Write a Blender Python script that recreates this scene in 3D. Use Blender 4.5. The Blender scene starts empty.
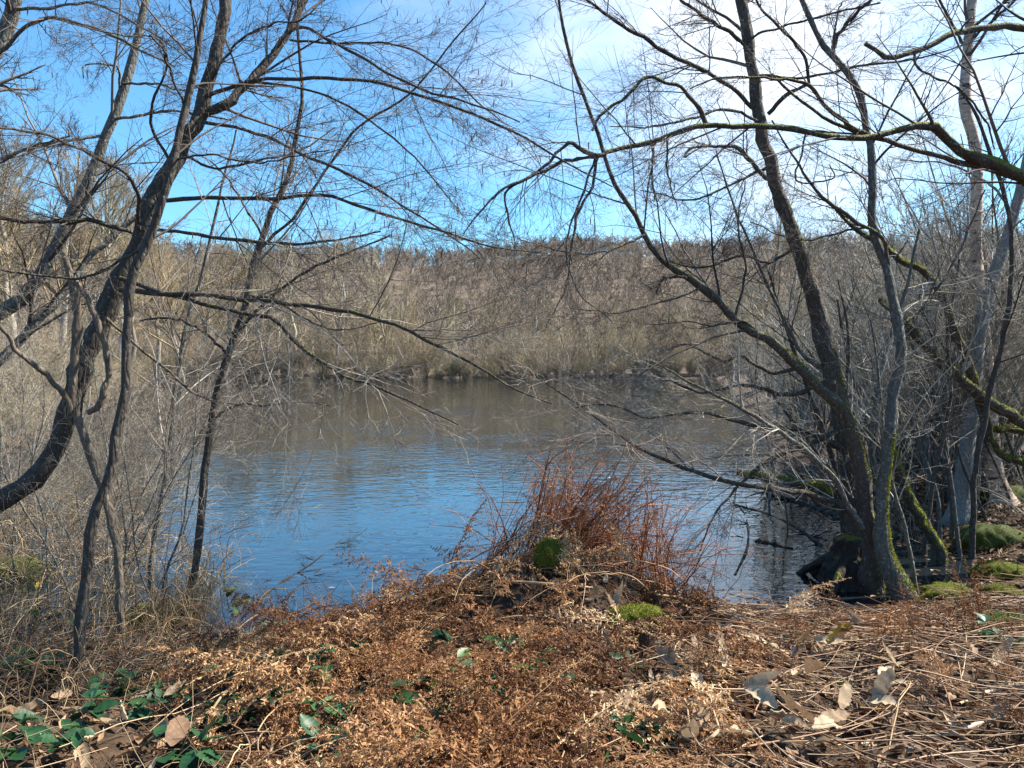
import bpy, math, numpy as np
from mathutils import Vector, Euler

# ------------------------------------------------------------------ camera, world, sun, exposure
S = bpy.context.scene
C = S.collection
CAM_Z, PITCH, FPX, W_, H_ = 1.65, math.radians(2.0), 773.0, 1024, 768
cam_d = bpy.data.cameras.new("camera")
cam = bpy.data.objects.new("camera", cam_d); C.objects.link(cam)
cam_d.sensor_width = 36.0; cam_d.lens = 36.0 * FPX / W_
cam_d.clip_start = 0.05; cam_d.clip_end = 4000
cam.location = (0, 0, CAM_Z); cam.rotation_euler = (math.pi / 2 - PITCH, 0, 0)
S.camera = cam
S.view_settings.view_transform = 'Standard'; S.view_settings.look = 'None'
S.view_settings.gamma = 1.0; S.view_settings.use_curve_mapping = False
S.view_settings.exposure = 1.38
S.cycles.max_bounces = 5; S.cycles.diffuse_bounces = 2; S.cycles.glossy_bounces = 3
S.cycles.transmission_bounces = 3; S.cycles.transparent_max_bounces = 4
S.cycles.sample_clamp_indirect = 4.0
S.cycles.caustics_reflective = False; S.cycles.caustics_refractive = False

SUN_EL, SUN_AZ = math.radians(48), math.radians(74)       # azimuth clockwise from +Y (the view) towards +X
sun_dir = Vector((math.sin(SUN_AZ) * math.cos(SUN_EL), math.cos(SUN_AZ) * math.cos(SUN_EL), math.sin(SUN_EL)))

world = bpy.data.worlds.new("World"); S.world = world; world.use_nodes = True
wt = world.node_tree; wn, wl = wt.nodes, wt.links
wn.clear()
def wnode(t, **k):
    n = wn.new(t)
    for a, b in k.items(): setattr(n, a, b)
    return n
w_out = wnode('ShaderNodeOutputWorld'); w_bg = wnode('ShaderNodeBackground')
w_sky = wnode('ShaderNodeTexSky', sky_type='NISHITA', sun_disc=False, sun_elevation=SUN_EL, sun_rotation=SUN_AZ,
              altitude=100, air_density=1.0, dust_density=0.6, ozone_density=2.0)
w_tint = wnode('ShaderNodeMix', data_type='RGBA', blend_type='MULTIPLY')
w_tint.inputs[0].default_value = 1.0; w_tint.inputs[7].default_value = (0.62, 1.06, 1.24, 1)
w_tc = wnode('ShaderNodeTexCoord')
w_map = wnode('ShaderNodeMapping'); w_map.inputs['Scale'].default_value = (1, 1, 2.3)
w_map.inputs['Location'].default_value = (3.1, 0.4, 0.35)
w_no = wnode('ShaderNodeTexNoise'); w_no.inputs['Scale'].default_value = 2.6; w_no.inputs['Detail'].default_value = 7; w_no.inputs['Roughness'].default_value = 0.55
w_dot = wnode('ShaderNodeVectorMath', operation='DOT_PRODUCT')
def pix_dir(px, py):
    v = Vector(((px - W_ / 2) / FPX, (H_ / 2 - py) / FPX, -1)).normalized()
    return Euler((math.pi / 2 - PITCH, 0, 0)).to_matrix() @ v
w_dot.inputs[1].default_value = pix_dir(850, 60)
w_m = wnode('ShaderNodeMath', operation='MULTIPLY_ADD'); w_m.inputs[1].default_value = 0.36
w_mr = wnode('ShaderNodeMapRange', interpolation_type='SMOOTHSTEP')
w_mr.inputs['From Min'].default_value = 1.03; w_mr.inputs['From Max'].default_value = 1.24
w_mix = wnode('ShaderNodeMix', data_type='RGBA'); w_mix.inputs[7].default_value = (6.4, 6.65, 7.0, 1)
w_bg.inputs['Strength'].default_value = 0.083
wl.new(w_tc.outputs['Generated'], w_map.inputs['Vector']); wl.new(w_map.outputs[0], w_no.inputs['Vector'])
wl.new(w_tc.outputs['Generated'], w_dot.inputs[0])
wl.new(w_no.outputs['Fac'], w_m.inputs[0]); wl.new(w_dot.outputs['Value'], w_m.inputs[2])
w_sep = wnode('ShaderNodeSeparateXYZ'); w_low = wnode('ShaderNodeMapRange', interpolation_type='SMOOTHSTEP'); w_add = wnode('ShaderNodeMath', operation='ADD')
for k_, v_ in (('From Min', 0.15), ('From Max', 0.30), ('To Min', -0.085), ('To Max', 0.0)): w_low.inputs[k_].default_value = v_
wl.new(w_tc.outputs['Generated'], w_sep.inputs[0]); wl.new(w_sep.outputs['Z'], w_low.inputs['Value'])
wl.new(w_m.outputs[0], w_add.inputs[0]); wl.new(w_low.outputs[0], w_add.inputs[1]); wl.new(w_add.outputs[0], w_mr.inputs['Value'])
wl.new(w_sky.outputs[0], w_tint.inputs[6]); wl.new(w_tint.outputs[2], w_mix.inputs[6])
wl.new(w_mr.outputs[0], w_mix.inputs[0]); wl.new(w_mix.outputs[2], w_bg.inputs['Color'])
wl.new(w_bg.outputs[0], w_out.inputs['Surface'])

sun_l = bpy.data.lights.new("sun", 'SUN'); sun_l.energy = 5.0; sun_l.angle = math.radians(0.53); sun_l.color = (1.0, 0.93, 0.81)
sun = bpy.data.objects.new("sun", sun_l); C.objects.link(sun)
sun.rotation_euler = (-sun_dir).to_track_quat('-Z', 'Y').to_euler(); sun.location = (20, 15, 30)

# ------------------------------------------------------------------ helpers
RNG = np.random.default_rng(7)
def norm(v): return v / np.maximum(np.linalg.norm(v, axis=-1, keepdims=True), 1e-9)
CP, SP = math.cos(PITCH), math.sin(PITCH)
def P(px, py, d):
    """pixel + depth along the view axis -> world point"""
    x = (px - W_ / 2) / FPX * d; u = (H_ / 2 - py) / FPX * d
    return np.array([x, d * CP + u * SP, CAM_Z - d * SP + u * CP])

class Acc:
    """collects geometry for ONE mesh object"""
    def __init__(s): s.v, s.f, s.t, s.m, s.n = [], [], [], [], 0
    def add(s, v, f, tint=None, mat=0):
        v = np.asarray(v, float).reshape(-1, 3); f = np.asarray(f, int)
        s.v.append(v); s.f.append(f + s.n); s.n += len(v)
        s.t.append(np.broadcast_to(np.asarray(0.5 if tint is None else tint, float), (len(v),)).copy())
        s.m.append(np.full(len(f), mat)); return s
    def tubes(s, Pn, Rn, sides=4, rough=0.0, mat=0, tint=None, rng=RNG):
        Pn = np.asarray(Pn, float); Rn = np.asarray(Rn, float)
        if Pn.ndim == 2: Pn, Rn = Pn[None], Rn[None]
        N, K, _ = Pn.shape
        if N == 0: return s
        T = norm(np.gradient(Pn, axis=1))
        mt = norm(T.mean(1)); ref = np.where(np.abs(mt[:, 2:3]) > 0.75, np.array([[1., 0.13, 0]]), np.array([[0.07, 0.1, 1.]]))
        A = norm(np.cross(T, ref[:, None, :])); B = np.cross(T, A)
        a = np.arange(sides) * 2 * np.pi / sides
        rr = np.repeat(Rn[:, :, None], sides, 2)
        if rough: rr = rr * (1 + rough * rng.standard_normal(rr.shape))
        V = Pn[:, :, None, :] + rr[..., None] * (np.cos(a)[None, None, :, None] * A[:, :, None, :] + np.sin(a)[None, None, :, None] * B[:, :, None, :])
        k = np.arange(K - 1)[:, None]; j = np.arange(sides)[None, :]; j2 = (j + 1) % sides
        q = np.stack([k * sides + j, k * sides + j2, (k + 1) * sides + j2, (k + 1) * sides + j], -1).reshape(-1, 4)
        F = (np.arange(N)[:, None, None] * (K * sides) + q[None]).reshape(-1, 4)
        t = rng.random(N) if tint is None else np.broadcast_to(tint, (N,))
        return s.add(V.reshape(-1, 3), F, np.repeat(t, K * sides), mat)
    def mesh(s, name, mats, off=(0, 0, 0), smooth=True):
        me = bpy.data.meshes.new(name)
        v = np.concatenate(s.v) - np.asarray(off, float)
        fl = [f for f in s.f if len(f)]
        tot = np.concatenate([np.full(len(f), f.shape[1]) for f in fl])
        idx = np.concatenate([f.reshape(-1) for f in fl])
        me.vertices.add(len(v)); me.vertices.foreach_set('co', v.astype(np.float32).ravel())
        me.loops.add(len(idx)); me.loops.foreach_set('vertex_index', idx.astype(np.int32))
        me.polygons.add(len(tot))
        me.polygons.foreach_set('loop_start', np.concatenate([[0], np.cumsum(tot)[:-1]]).astype(np.int32))
        me.polygons.foreach_set('material_index', np.concatenate([m for m, f in zip(s.m, s.f) if len(f)]).astype(np.int32))
        me.polygons.foreach_set('use_smooth', np.full(len(tot), smooth))
        at = me.attributes.new('tint', 'FLOAT', 'POINT'); at.data.foreach_set('value', np.concatenate(s.t).astype(np.float32))
        for m in (mats if isinstance(mats, (list, tuple)) else [mats]): me.materials.append(m)
        me.update(calc_edges=True); return me
    def obj(s, name, mats, parent=None, loc=None, smooth=True):
        """one mesh object; under a parent the geometry is kept in world place"""
        off = (0, 0, 0)
        if parent is not None: off = BASE[parent.name]
        elif loc is not None: off = loc
        o = bpy.data.objects.new(name, s.mesh(name, mats, off, smooth)); C.objects.link(o)
        if parent is not None: o.parent = parent
        else: o.location = off
        return o

BASE = {}
def tag(o, label=None, cat=None, group=None, kind=None):
    for k, v in (('label', label), ('category', cat), ('group', group), ('kind', kind)):
        if v: o[k] = v
    return o
def thing(name, label, cat, loc, group=None):
    o = bpy.data.objects.new(name, None); C.objects.link(o); o.location = [float(c) for c in loc]
    o.empty_display_size = 0.1
    BASE[o.name] = np.array(loc, float)
    return tag(o, label, cat, group)
def place_copy(proto, loc, rz, sc, label, cat, group):
    r = proto.copy(); C.objects.link(r); r.location = [float(c) for c in loc]
    r.rotation_euler = (0, 0, rz); r.scale = (sc, sc, sc)
    tag(r, label, cat, group)
    for ch in list(proto.children):
        c = ch.copy(); C.objects.link(c); c.parent = r
    return r

# ------------------------------------------------------------------ materials
def mat(name):
    m = bpy.data.materials.new(name); m.use_nodes = True
    nt = m.node_tree; nt.nodes.clear()
    return m, nt
def N(nt, t, **k):
    n = nt.nodes.new(t)
    for a, b in k.items():
        if a in n.inputs: n.inputs[a].default_value = b
        else: setattr(n, a, b)
    return n
def ramp(nt, stops, src, interp='LINEAR'):
    r = nt.nodes.new('ShaderNodeValToRGB'); e = r.color_ramp.elements; r.color_ramp.interpolation = interp
    while len(e) > 1: e.remove(e[-1])
    e[0].position = stops[0][0]; e[0].color = (*stops[0][1], 1)
    for p, c in stops[1:]:
        x = e.new(p); x.color = (*c, 1)
    nt.links.new(src, r.inputs[0]); return r.outputs[0]
def noise(nt, scale, detail=4, rough=0.55, vec=None, sc=None):
    tc = N(nt, 'ShaderNodeTexCoord'); n = N(nt, 'ShaderNodeTexNoise', Scale=scale, Detail=detail, Roughness=rough)
    src = tc.outputs['Object']
    if sc:
        mp = N(nt, 'ShaderNodeMapping'); mp.inputs['Scale'].default_value = sc; nt.links.new(src, mp.inputs[0]); src = mp.outputs[0]
    nt.links.new(src, n.inputs['Vector']); return n.outputs['Fac']
def mixc(nt, fac, a, b, blend='MIX'):
    m = N(nt, 'ShaderNodeMix', data_type='RGBA', blend_type=blend)
    for s, v in ((0, fac), (6, a), (7, b)):
        if hasattr(v, 'links'): nt.links.new(v, m.inputs[s])
        else: m.inputs[s].default_value = v if s == 0 else (*v, 1)
    return m.outputs[2]
def math_(nt, op, a, b=None, c=None):
    m = N(nt, 'ShaderNodeMath', operation=op)
    for i, v in enumerate((a, b, c)):
        if v is None: continue
        if hasattr(v, 'links'): nt.links.new(v, m.inputs[i])
        else: m.inputs[i].default_value = v
    return m.outputs[0]
def finish(nt, col, rough=0.85, bump=None, bstr=0.4, bdist=0.01, trans=None, spec=0.3):
    b = N(nt, 'ShaderNodeBsdfPrincipled', Roughness=rough); b.inputs['Specular IOR Level'].default_value = spec
    if hasattr(col, 'links'): nt.links.new(col, b.inputs['Base Color'])
    else: b.inputs['Base Color'].default_value = (*col, 1)
    if bump is not None:
        bn = N(nt, 'ShaderNodeBump', Strength=bstr, Distance=bdist); nt.links.new(bump, bn.inputs['Height']); nt.links.new(bn.outputs[0], b.inputs['Normal'])
    o = N(nt, 'ShaderNodeOutputMaterial'); sh = b.outputs[0]
    if trans:
        tr = N(nt, 'ShaderNodeBsdfTranslucent'); mx = N(nt, 'ShaderNodeMixShader', Fac=trans)
        if hasattr(col, 'links'): nt.links.new(col, tr.inputs['Color'])
        else: tr.inputs['Color'].default_value = (*col, 1)
        nt.links.new(sh, mx.inputs[1]); nt.links.new(tr.outputs[0], mx.inputs[2]); sh = mx.outputs[0]
    nt.links.new(sh, o.inputs['Surface'])
def bark(name, dark, light, moss=0.0, lichen=0.0, mossz=(0.2, 0.8), lichen_c=(0.27, 0.285, 0.245), scale=1.0):
    m, nt = mat(name)
    n1 = noise(nt, 22 * scale, 6, 0.65); n2 = noise(nt, 60 * scale, 5, 0.7, sc=(1, 1, 0.35))
    col = ramp(nt, [(0.28, dark), (0.72, light)], math_(nt, 'MULTIPLY_ADD', n2, 0.5, math_(nt, 'MULTIPLY', n1, 0.5)))
    if lichen:
        l = N(nt, 'ShaderNodeMapRange', interpolation_type='SMOOTHSTEP'); l.inputs['From Min'].default_value = 0.62 - 0.2 * lichen; l.inputs['From Max'].default_value = 0.70 - 0.16 * lichen
        nt.links.new(noise(nt, 34 * scale, 5, 0.65), l.inputs['Value'])
        col = mixc(nt, l.outputs[0], col, lichen_c)
    if moss:
        g = N(nt, 'ShaderNodeNewGeometry'); sx = N(nt, 'ShaderNodeSeparateXYZ'); nt.links.new(g.outputs['Normal'], sx.inputs[0])
        s = math_(nt, 'MULTIPLY_ADD', sx.outputs['Z'], 0.5, math_(nt, 'MULTIPLY', noise(nt, 5, 5, 0.6), 1.1))
        l = N(nt, 'ShaderNodeMapRange', interpolation_type='SMOOTHSTEP'); l.inputs['From Min'].default_value = 1.05 - 0.75 * moss; l.inputs['From Max'].default_value = 1.2 - 0.75 * moss
        nt.links.new(s, l.inputs['Value'])
        mc = ramp(nt, [(0.3, (0.075, 0.085, 0.014)), (0.7, (0.24, 0.235, 0.03))], noise(nt, 70, 4, 0.7))
        col = mixc(nt, l.outputs[0], col, mc)
    vor = N(nt, 'ShaderNodeTexVoronoi', Scale=26 * scale, feature='DISTANCE_TO_EDGE'); tc = N(nt, 'ShaderNodeTexCoord'); mp = N(nt, 'ShaderNodeMapping'); mp.inputs['Scale'].default_value = (1, 1, 0.28)
    nt.links.new(tc.outputs['Object'], mp.inputs[0]); nt.links.new(mp.outputs[0], vor.inputs['Vector'])
    hgt = math_(nt, 'ADD', math_(nt, 'MINIMUM', math_(nt, 'MULTIPLY', vor.outputs['Distance'], 3.0), 0.6), n2)
    finish(nt, col, 0.85, hgt, 0.9, 0.016); return m
def tinted(name, stops, rough=0.8, trans=None, nz=None, spec=0.3):
    """material whose own colour differs from piece to piece (attribute tint)"""
    m, nt = mat(name); a = N(nt, 'ShaderNodeAttribute', attribute_name='tint')
    f = a.outputs['Fac']
    if nz: f = math_(nt, 'MULTIPLY_ADD', math_(nt, 'SUBTRACT', noise(nt, nz, 4, 0.6), 0.5), 0.9, f)
    finish(nt, ramp(nt, stops, f), rough, trans=trans, spec=spec); return m

M = {}
M['alder'] = bark('alder_bark', (0.030, 0.025, 0.021), (0.135, 0.115, 0.095), moss=0.12, lichen=0.12)
M['limb'] = bark('limb_bark', (0.034, 0.028, 0.023), (0.13, 0.11, 0.09), moss=0.10, lichen=0.08)
M['mossy'] = bark('mossy_bark', (0.04, 0.032, 0.026), (0.15, 0.125, 0.10), moss=0.40, lichen=0.2)
M['very_mossy'] = bark('very_mossy_bark', (0.035, 0.03, 0.024), (0.12, 0.10, 0.08), moss=0.66, lichen=0.2)
M['moss_sleeve'] = bark('moss_on_bark', (0.05, 0.045, 0.02), (0.12, 0.11, 0.04), moss=0.95)
M['grey'] = bark('smooth_grey_bark', (0.13, 0.13, 0.125), (0.34, 0.34, 0.32), moss=0.15, lichen=0.4)
M['lichen'] = bark('lichen_grey_bark', (0.055, 0.05, 0.043), (0.21, 0.20, 0.175), moss=0.22, lichen=0.45)
M['pale_stem'] = bark('pale_dead_bark', (0.08, 0.06, 0.042), (0.28, 0.22, 0.16), lichen=0.15)
M['twig'] = tinted('twig_bark', [(0.0, (0.045, 0.034, 0.03)), (0.6, (0.10, 0.078, 0.065)), (1.0, (0.20, 0.17, 0.14))])
M['pale_twig'] = tinted('lichened_twig_bark', [(0.0, (0.10, 0.08, 0.065)), (0.5, (0.24, 0.20, 0.16)), (1.0, (0.46, 0.42, 0.36))])
M['grey_twig'] = tinted('grey_twig_bark', [(0.0, (0.13, 0.11, 0.085)), (0.5, (0.31, 0.285, 0.235)), (1.0, (0.60, 0.57, 0.50))])
M['cane'] = tinted('dry_cane', [(0.0, (0.11, 0.07, 0.04)), (0.45, (0.28, 0.19, 0.105)), (1.0, (0.52, 0.40, 0.24))], 0.6)
M['catkin'] = tinted('catkin', [(0, (0.06, 0.035, 0.03)), (1, (0.14, 0.09, 0.06))])
M['bracken'] = tinted('dead_bracken', [(0.0, (0.075, 0.030, 0.014)), (0.35, (0.24, 0.108, 0.045)), (0.65, (0.43, 0.235, 0.105)), (1.0, (0.70, 0.50, 0.29))], 0.7, trans=0.22)
M['stalk'] = tinted('dead_stalk', [(0.0, (0.09, 0.045, 0.025)), (0.5, (0.27, 0.155, 0.085)), (1.0, (0.54, 0.40, 0.26))], 0.5)
M['red_stalk'] = tinted('red_brown_stalk', [(0.0, (0.10, 0.030, 0.014)), (0.5, (0.27, 0.095, 0.038)), (1.0, (0.48, 0.25, 0.12))], 0.55)
M['litter'] = tinted('leaf_litter', [(0.0, (0.05, 0.028, 0.017)), (0.4, (0.17, 0.095, 0.052)), (0.75, (0.33, 0.22, 0.13)), (1.0, (0.55, 0.44, 0.31))], 0.6, trans=0.15)
M['pale_leaf'] = tinted('dry_pale_leaf', [(0.0, (0.17, 0.10, 0.06)), (0.5, (0.34, 0.24, 0.15)), (1.0, (0.52, 0.42, 0.28))], 0.75, trans=0.2, nz=60)
M['yellow_leaf'] = tinted('yellow_dead_leaf', [(0.0, (0.30, 0.18, 0.03)), (1.0, (0.50, 0.36, 0.08))], 0.5, trans=0.3, nz=40)
M['bramble'] = tinted('bramble_leaf', [(0.0, (0.014, 0.045, 0.016)), (0.5, (0.026, 0.085, 0.030)), (1.0, (0.08, 0.15, 0.025))], 0.45, trans=0.2, nz=50, spec=0.35)
M['bramble_stem'] = tinted('bramble_stem', [(0.0, (0.10, 0.05, 0.03)), (1.0, (0.25, 0.15, 0.08))], 0.6)
M['moss'] = tinted('moss_cushion', [(0.0, (0.04, 0.05, 0.008)), (0.5, (0.15, 0.165, 0.015)), (1.0, (0.46, 0.44, 0.05))], 0.9, trans=0.2)
M['dark_moss'] = tinted('dark_moss_cushion', [(0.0, (0.025, 0.035, 0.008)), (0.6, (0.085, 0.105, 0.016)), (1.0, (0.30, 0.30, 0.04))], 0.9)  # moss of a darker green than the bright cushions
M['straw'] = tinted('dry_straw', [(0.0, (0.25, 0.18, 0.09)), (1.0, (0.55, 0.45, 0.26))], 0.6, trans=0.2)
M['wet_wood'] = bark('wet_wood', (0.012, 0.010, 0.009), (0.05, 0.042, 0.035))
M['root'] = bark('wet_root', (0.016, 0.012, 0.010), (0.085, 0.066, 0.05), moss=0.16)
M['bare_wood'] = bark('cut_wood', (0.40, 0.27, 0.18), (0.58, 0.42, 0.30))

m, nt = mat('birch_bark')                                     # cream peeling bark with dark bands
base = ramp(nt, [(0.25, (0.30, 0.18, 0.12)), (0.5, (0.52, 0.38, 0.28)), (0.75, (0.66, 0.56, 0.45))], noise(nt, 9, 5, 0.6, sc=(1, 1, 2.2)))
band = N(nt, 'ShaderNodeMapRange', interpolation_type='SMOOTHSTEP'); band.inputs['From Min'].default_value = 0.56; band.inputs['From Max'].default_value = 0.64
nb = noise(nt, 5, 4, 0.6, sc=(1, 1, 3.4)); nt.links.new(nb, band.inputs['Value'])
finish(nt, mixc(nt, band.outputs[0], base, (0.045, 0.038, 0.032)), 0.6, nb, 0.6, 0.02); M['birch'] = m

def far_mat(name, stops):
    m, nt = mat(name); oi = N(nt, 'ShaderNodeObjectInfo'); a = N(nt, 'ShaderNodeAttribute', attribute_name='tint')
    f = math_(nt, 'ADD', math_(nt, 'MULTIPLY', oi.outputs['Random'], 0.8), math_(nt, 'MULTIPLY', a.outputs['Fac'], 0.2))
    finish(nt, ramp(nt, stops, f), 0.9, spec=0.1); return m
M['far_crown'] = far_mat('far_twigs', [(0.0, (0.15, 0.12, 0.08)), (0.25, (0.35, 0.275, 0.17)), (0.45, (0.24, 0.215, 0.125)), (0.7, (0.37, 0.29, 0.20)), (1.0, (0.48, 0.41, 0.29))])
M['far_trunk'] = far_mat('far_bark', [(0.0, (0.10, 0.08, 0.065)), (0.4, (0.30, 0.26, 0.21)), (1.0, (0.55, 0.51, 0.44))])
M['olive_crown'] = far_mat('willow_twigs', [(0.0, (0.26, 0.20, 0.125)), (0.5, (0.34, 0.265, 0.165)), (1.0, (0.32, 0.27, 0.18))])
M['hill_crown'] = tinted('hill_wood', [(0.0, (0.17, 0.135, 0.11)), (0.5, (0.25, 0.20, 0.16)), (1.0, (0.34, 0.28, 0.22))], 0.95, spec=0.05)

m, nt = mat('soil')                                            # wet leaf mould, paler leaves pressed in
c1 = ramp(nt, [(0.3, (0.022, 0.015, 0.010)), (0.55, (0.075, 0.048, 0.030)), (0.8, (0.17, 0.11, 0.07))], noise(nt, 14, 8, 0.7))
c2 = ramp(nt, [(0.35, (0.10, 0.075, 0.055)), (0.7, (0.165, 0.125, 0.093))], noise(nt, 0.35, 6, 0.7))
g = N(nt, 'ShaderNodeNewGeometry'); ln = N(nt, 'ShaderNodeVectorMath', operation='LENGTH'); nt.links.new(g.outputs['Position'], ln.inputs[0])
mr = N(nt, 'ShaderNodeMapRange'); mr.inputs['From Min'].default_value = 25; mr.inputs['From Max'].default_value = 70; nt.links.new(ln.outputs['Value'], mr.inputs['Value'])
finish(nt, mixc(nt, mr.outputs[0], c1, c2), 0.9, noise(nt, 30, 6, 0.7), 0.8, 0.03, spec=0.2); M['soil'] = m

m, nt = mat('pond_water')
b = N(nt, 'ShaderNodeBsdfPrincipled', Roughness=0.015, IOR=1.75); b.inputs['Base Color'].default_value = (0.010, 0.014, 0.016, 1)
b.inputs['Specular IOR Level'].default_value = 0.8; b.inputs['Specular Tint'].default_value = (0.78, 0.91, 1.0, 1)
n1 = noise(nt, 4.6, 2.5, 0.5, sc=(0.8, 1.15, 1)); n2 = noise(nt, 0.22, 3, 0.55)
mrn = N(nt, 'ShaderNodeMapRange')
for k_, v_ in (('From Min', 0.35), ('From Max', 0.65), ('To Min', 0.30), ('To Max', 1.15)): mrn.inputs[k_].default_value = v_
nt.links.new(n2, mrn.inputs['Value']); wav = math_(nt, 'MULTIPLY', n1, mrn.outputs[0])
bp = N(nt, 'ShaderNodeBump', Strength=0.30, Distance=0.045); nt.links.new(wav, bp.inputs['Height']); nt.links.new(bp.outputs[0], b.inputs['Normal'])
o = N(nt, 'ShaderNodeOutputMaterial'); nt.links.new(b.outputs[0], o.inputs['Surface']); M['water'] = m

# ------------------------------------------------------------------ terrain and pond
WATER = -0.55
POND = np.array([(-12, 10.5), (-6.5, 7.0), (-3.9, 5.5), (-2.6, 5.3), (-2.0, 6.1), (-1.0, 6.4), (-0.3, 6.9), (0.7, 7.1), (1.5, 6.9), (2.3, 6.5), (3.2, 6.4), (3.9, 6.8),
                 (4.9, 8.4), (4.5, 9.4), (4.3, 11), (4.8, 14), (9, 30), (21, 79), (0, 82), (-37, 81), (-20, 40), (-11, 17)], float)
def pond_sd(x, y):
    """signed distance to the pond outline, positive on land"""
    p = np.stack([np.asarray(x, float).ravel(), np.asarray(y, float).ravel()], -1)
    d = np.full(len(p), 1e9); ins = np.zeros(len(p), bool)
    for i in range(len(POND)):
        a, b = POND[i], POND[(i + 1) % len(POND)]
        ab = b - a; t = np.clip(((p - a) @ ab) / (ab @ ab), 0, 1)
        d = np.minimum(d, np.linalg.norm(p - a - t[:, None] * ab, axis=1))
        c = (a[1] > p[:, 1]) != (b[1] > p[:, 1])
        with np.errstate(divide='ignore', invalid='ignore'):
            xi = (b[0] - a[0]) * (p[:, 1] - a[1]) / (b[1] - a[1]) + a[0]
        ins ^= c & (p[:, 0] < xi)
    return np.where(ins, -d, d).reshape(np.shape(x))
def sst(a, b, x):
    t = np.clip((x - a) / (b - a), 0, 1); return t * t * (3 - 2 * t)
HOLLOWS = ((-0.15, 3.5, 0.22, 0.16), (0.95, 5.15, 0.22, 0.14), (1.05, 4.75, .2, .1), (-1.45, 3.75, .3, .14), (-.62, 3.65, .2, .12), (-.9, 3.2, .2, .12), (.2, 3.5, .15, .1), (.6, 3.3, .17, .1))
def gz(x, y):
    x = np.asarray(x, float); y = np.asarray(y, float)
    d = pond_sd(x, y)
    land = WATER + 0.05 + 0.47 * (1 - np.exp(-np.maximum(d, 0) / 1.3)) + 0.02 * np.maximum(d - 4, 0)
    bed = WATER - 0.9 * (1 - np.exp(np.minimum(d, 0) / 1.2))
    z = np.where(d > 0, land, bed + 0.05 * np.exp(np.minimum(d, 0) / 0.3))
    z = z + 0.39 * np.exp(-((x - 0.22) / 0.70) ** 2 - ((y - 5.35) / 0.62) ** 2) * sst(-0.6, 0.1, d)
    for hx, hy, hw, hd in HOLLOWS: z = z - hd * np.exp(-((x - hx) / hw) ** 2 - ((y - hy) / hw) ** 2)
    z = z - 0.12 * sst(4.6, 6.2, y) * (1 - np.exp(-((x - 0.22) / 1.0) ** 2)) * (d > 0)
    z = z - 0.16 * np.exp(-((x + 2.2) / 0.7) ** 2 - ((y - 4.6) / 0.6) ** 2)
    z = z + (0.03 * np.sin(3.1 * x + 1.7 * y) * np.sin(2.3 * y - 1.1 * x + 1) + 0.05 * np.sin(6.3 * x + 2.1 * y) * np.sin(6.9 * y - 3.3 * x + 1) * sst(9, 6, y)) * sst(0, 0.6, d)
    r = np.hypot(x, y); az = np.degrees(np.arctan2(x, y))
    hill = 31.5 + 2.2 * np.sin(az * 0.13 + 0.6) + 1.2 * np.sin(az * 0.37)
    z = z + hill * sst(95, 285, r)
    return z
def gxy(px, py, lo=2.2, hi=60):
    """where the ray of a pixel meets the ground"""
    ds = np.concatenate([np.arange(lo, 16, 0.02), np.arange(16, hi, 0.1)]); p0 = P(px, py, 1.0) - np.array([0, 0, CAM_Z])
    q = p0[None] * ds[:, None] + np.array([0, 0, CAM_Z]); h = np.maximum(gz(q[:, 0], q[:, 1]), WATER)
    k = np.argmax(q[:, 2] <= h); k = k if q[k, 2] <= h[k] else len(ds) - 1
    return np.array([q[k, 0], q[k, 1], max(h[k], WATER - 0.02)])
def wxy(px, py, z=WATER):
    a, b = P(px, py, 1.0), P(px, py, 2.0); d = (z - a[2]) / (b - a)[2]
    return a + (b - a) * d

rad = np.concatenate([[0.0], np.geomspace(0.8, 3, 14), np.linspace(3.06, 12, 150), np.geomspace(12.2, 1200, 110)])
az = np.radians(np.concatenate([np.linspace(-180, -48, 40, endpoint=False), np.linspace(-48, 48, 190, endpoint=False), np.linspace(48, 180, 40, endpoint=False)]))
RR, AA = np.meshgrid(rad, az, indexing='ij'); gx, gy = RR * np.sin(AA), RR * np.cos(AA)
GZ = gz(gx, gy)
na = len(az); i = np.arange(len(rad) - 1)[:, None]; j = np.arange(na)[None, :]
q = np.stack([i * na + j, i * na + (j + 1) % na, (i + 1) * na + (j + 1) % na, (i + 1) * na + j], -1).reshape(-1, 4)[:, ::-1]
tag(Acc().add(np.stack([gx, gy, GZ], -1), q).obj('ground', M['soil']), kind='structure')
wv = []
cx, cy = POND.mean(0)
pl = Acc(); e = np.array([(-42, 3, WATER), (26, 3, WATER), (26, 86, WATER), (-42, 86, WATER)], float)
pl.add(e, [[0, 1, 2, 3]])
tag(pl.obj('pond_water', M['water']), kind='structure')

# ------------------------------------------------------------------ growing branches
def resample(pts, K):
    pts = np.asarray(pts, float)
    if len(pts) == 2: pts = np.stack([pts[0], (pts[0] + pts[1]) / 2, pts[1]])
    ext = np.concatenate([[2 * pts[0] - pts[1]], pts, [2 * pts[-1] - pts[-2]]])
    seg = np.linalg.norm(np.diff(pts[:, :3], axis=0), axis=1); s = np.concatenate([[0], np.cumsum(seg)]); s /= s[-1]
    u = np.linspace(0, 1, K); k = np.clip(np.searchsorted(s, u, 'right') - 1, 0, len(pts) - 2)
    t = ((u - s[k]) / np.maximum(s[k + 1] - s[k], 1e-9))[:, None]
    p0, p1, p2, p3 = ext[k], ext[k + 1], ext[k + 2], ext[k + 3]
    return 0.5 * (2 * p1 + (p2 - p0) * t + (2 * p0 - 5 * p1 + 4 * p2 - p3) * t ** 2 + (3 * p1 - p0 - 3 * p2 + p3) * t ** 3)
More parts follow.
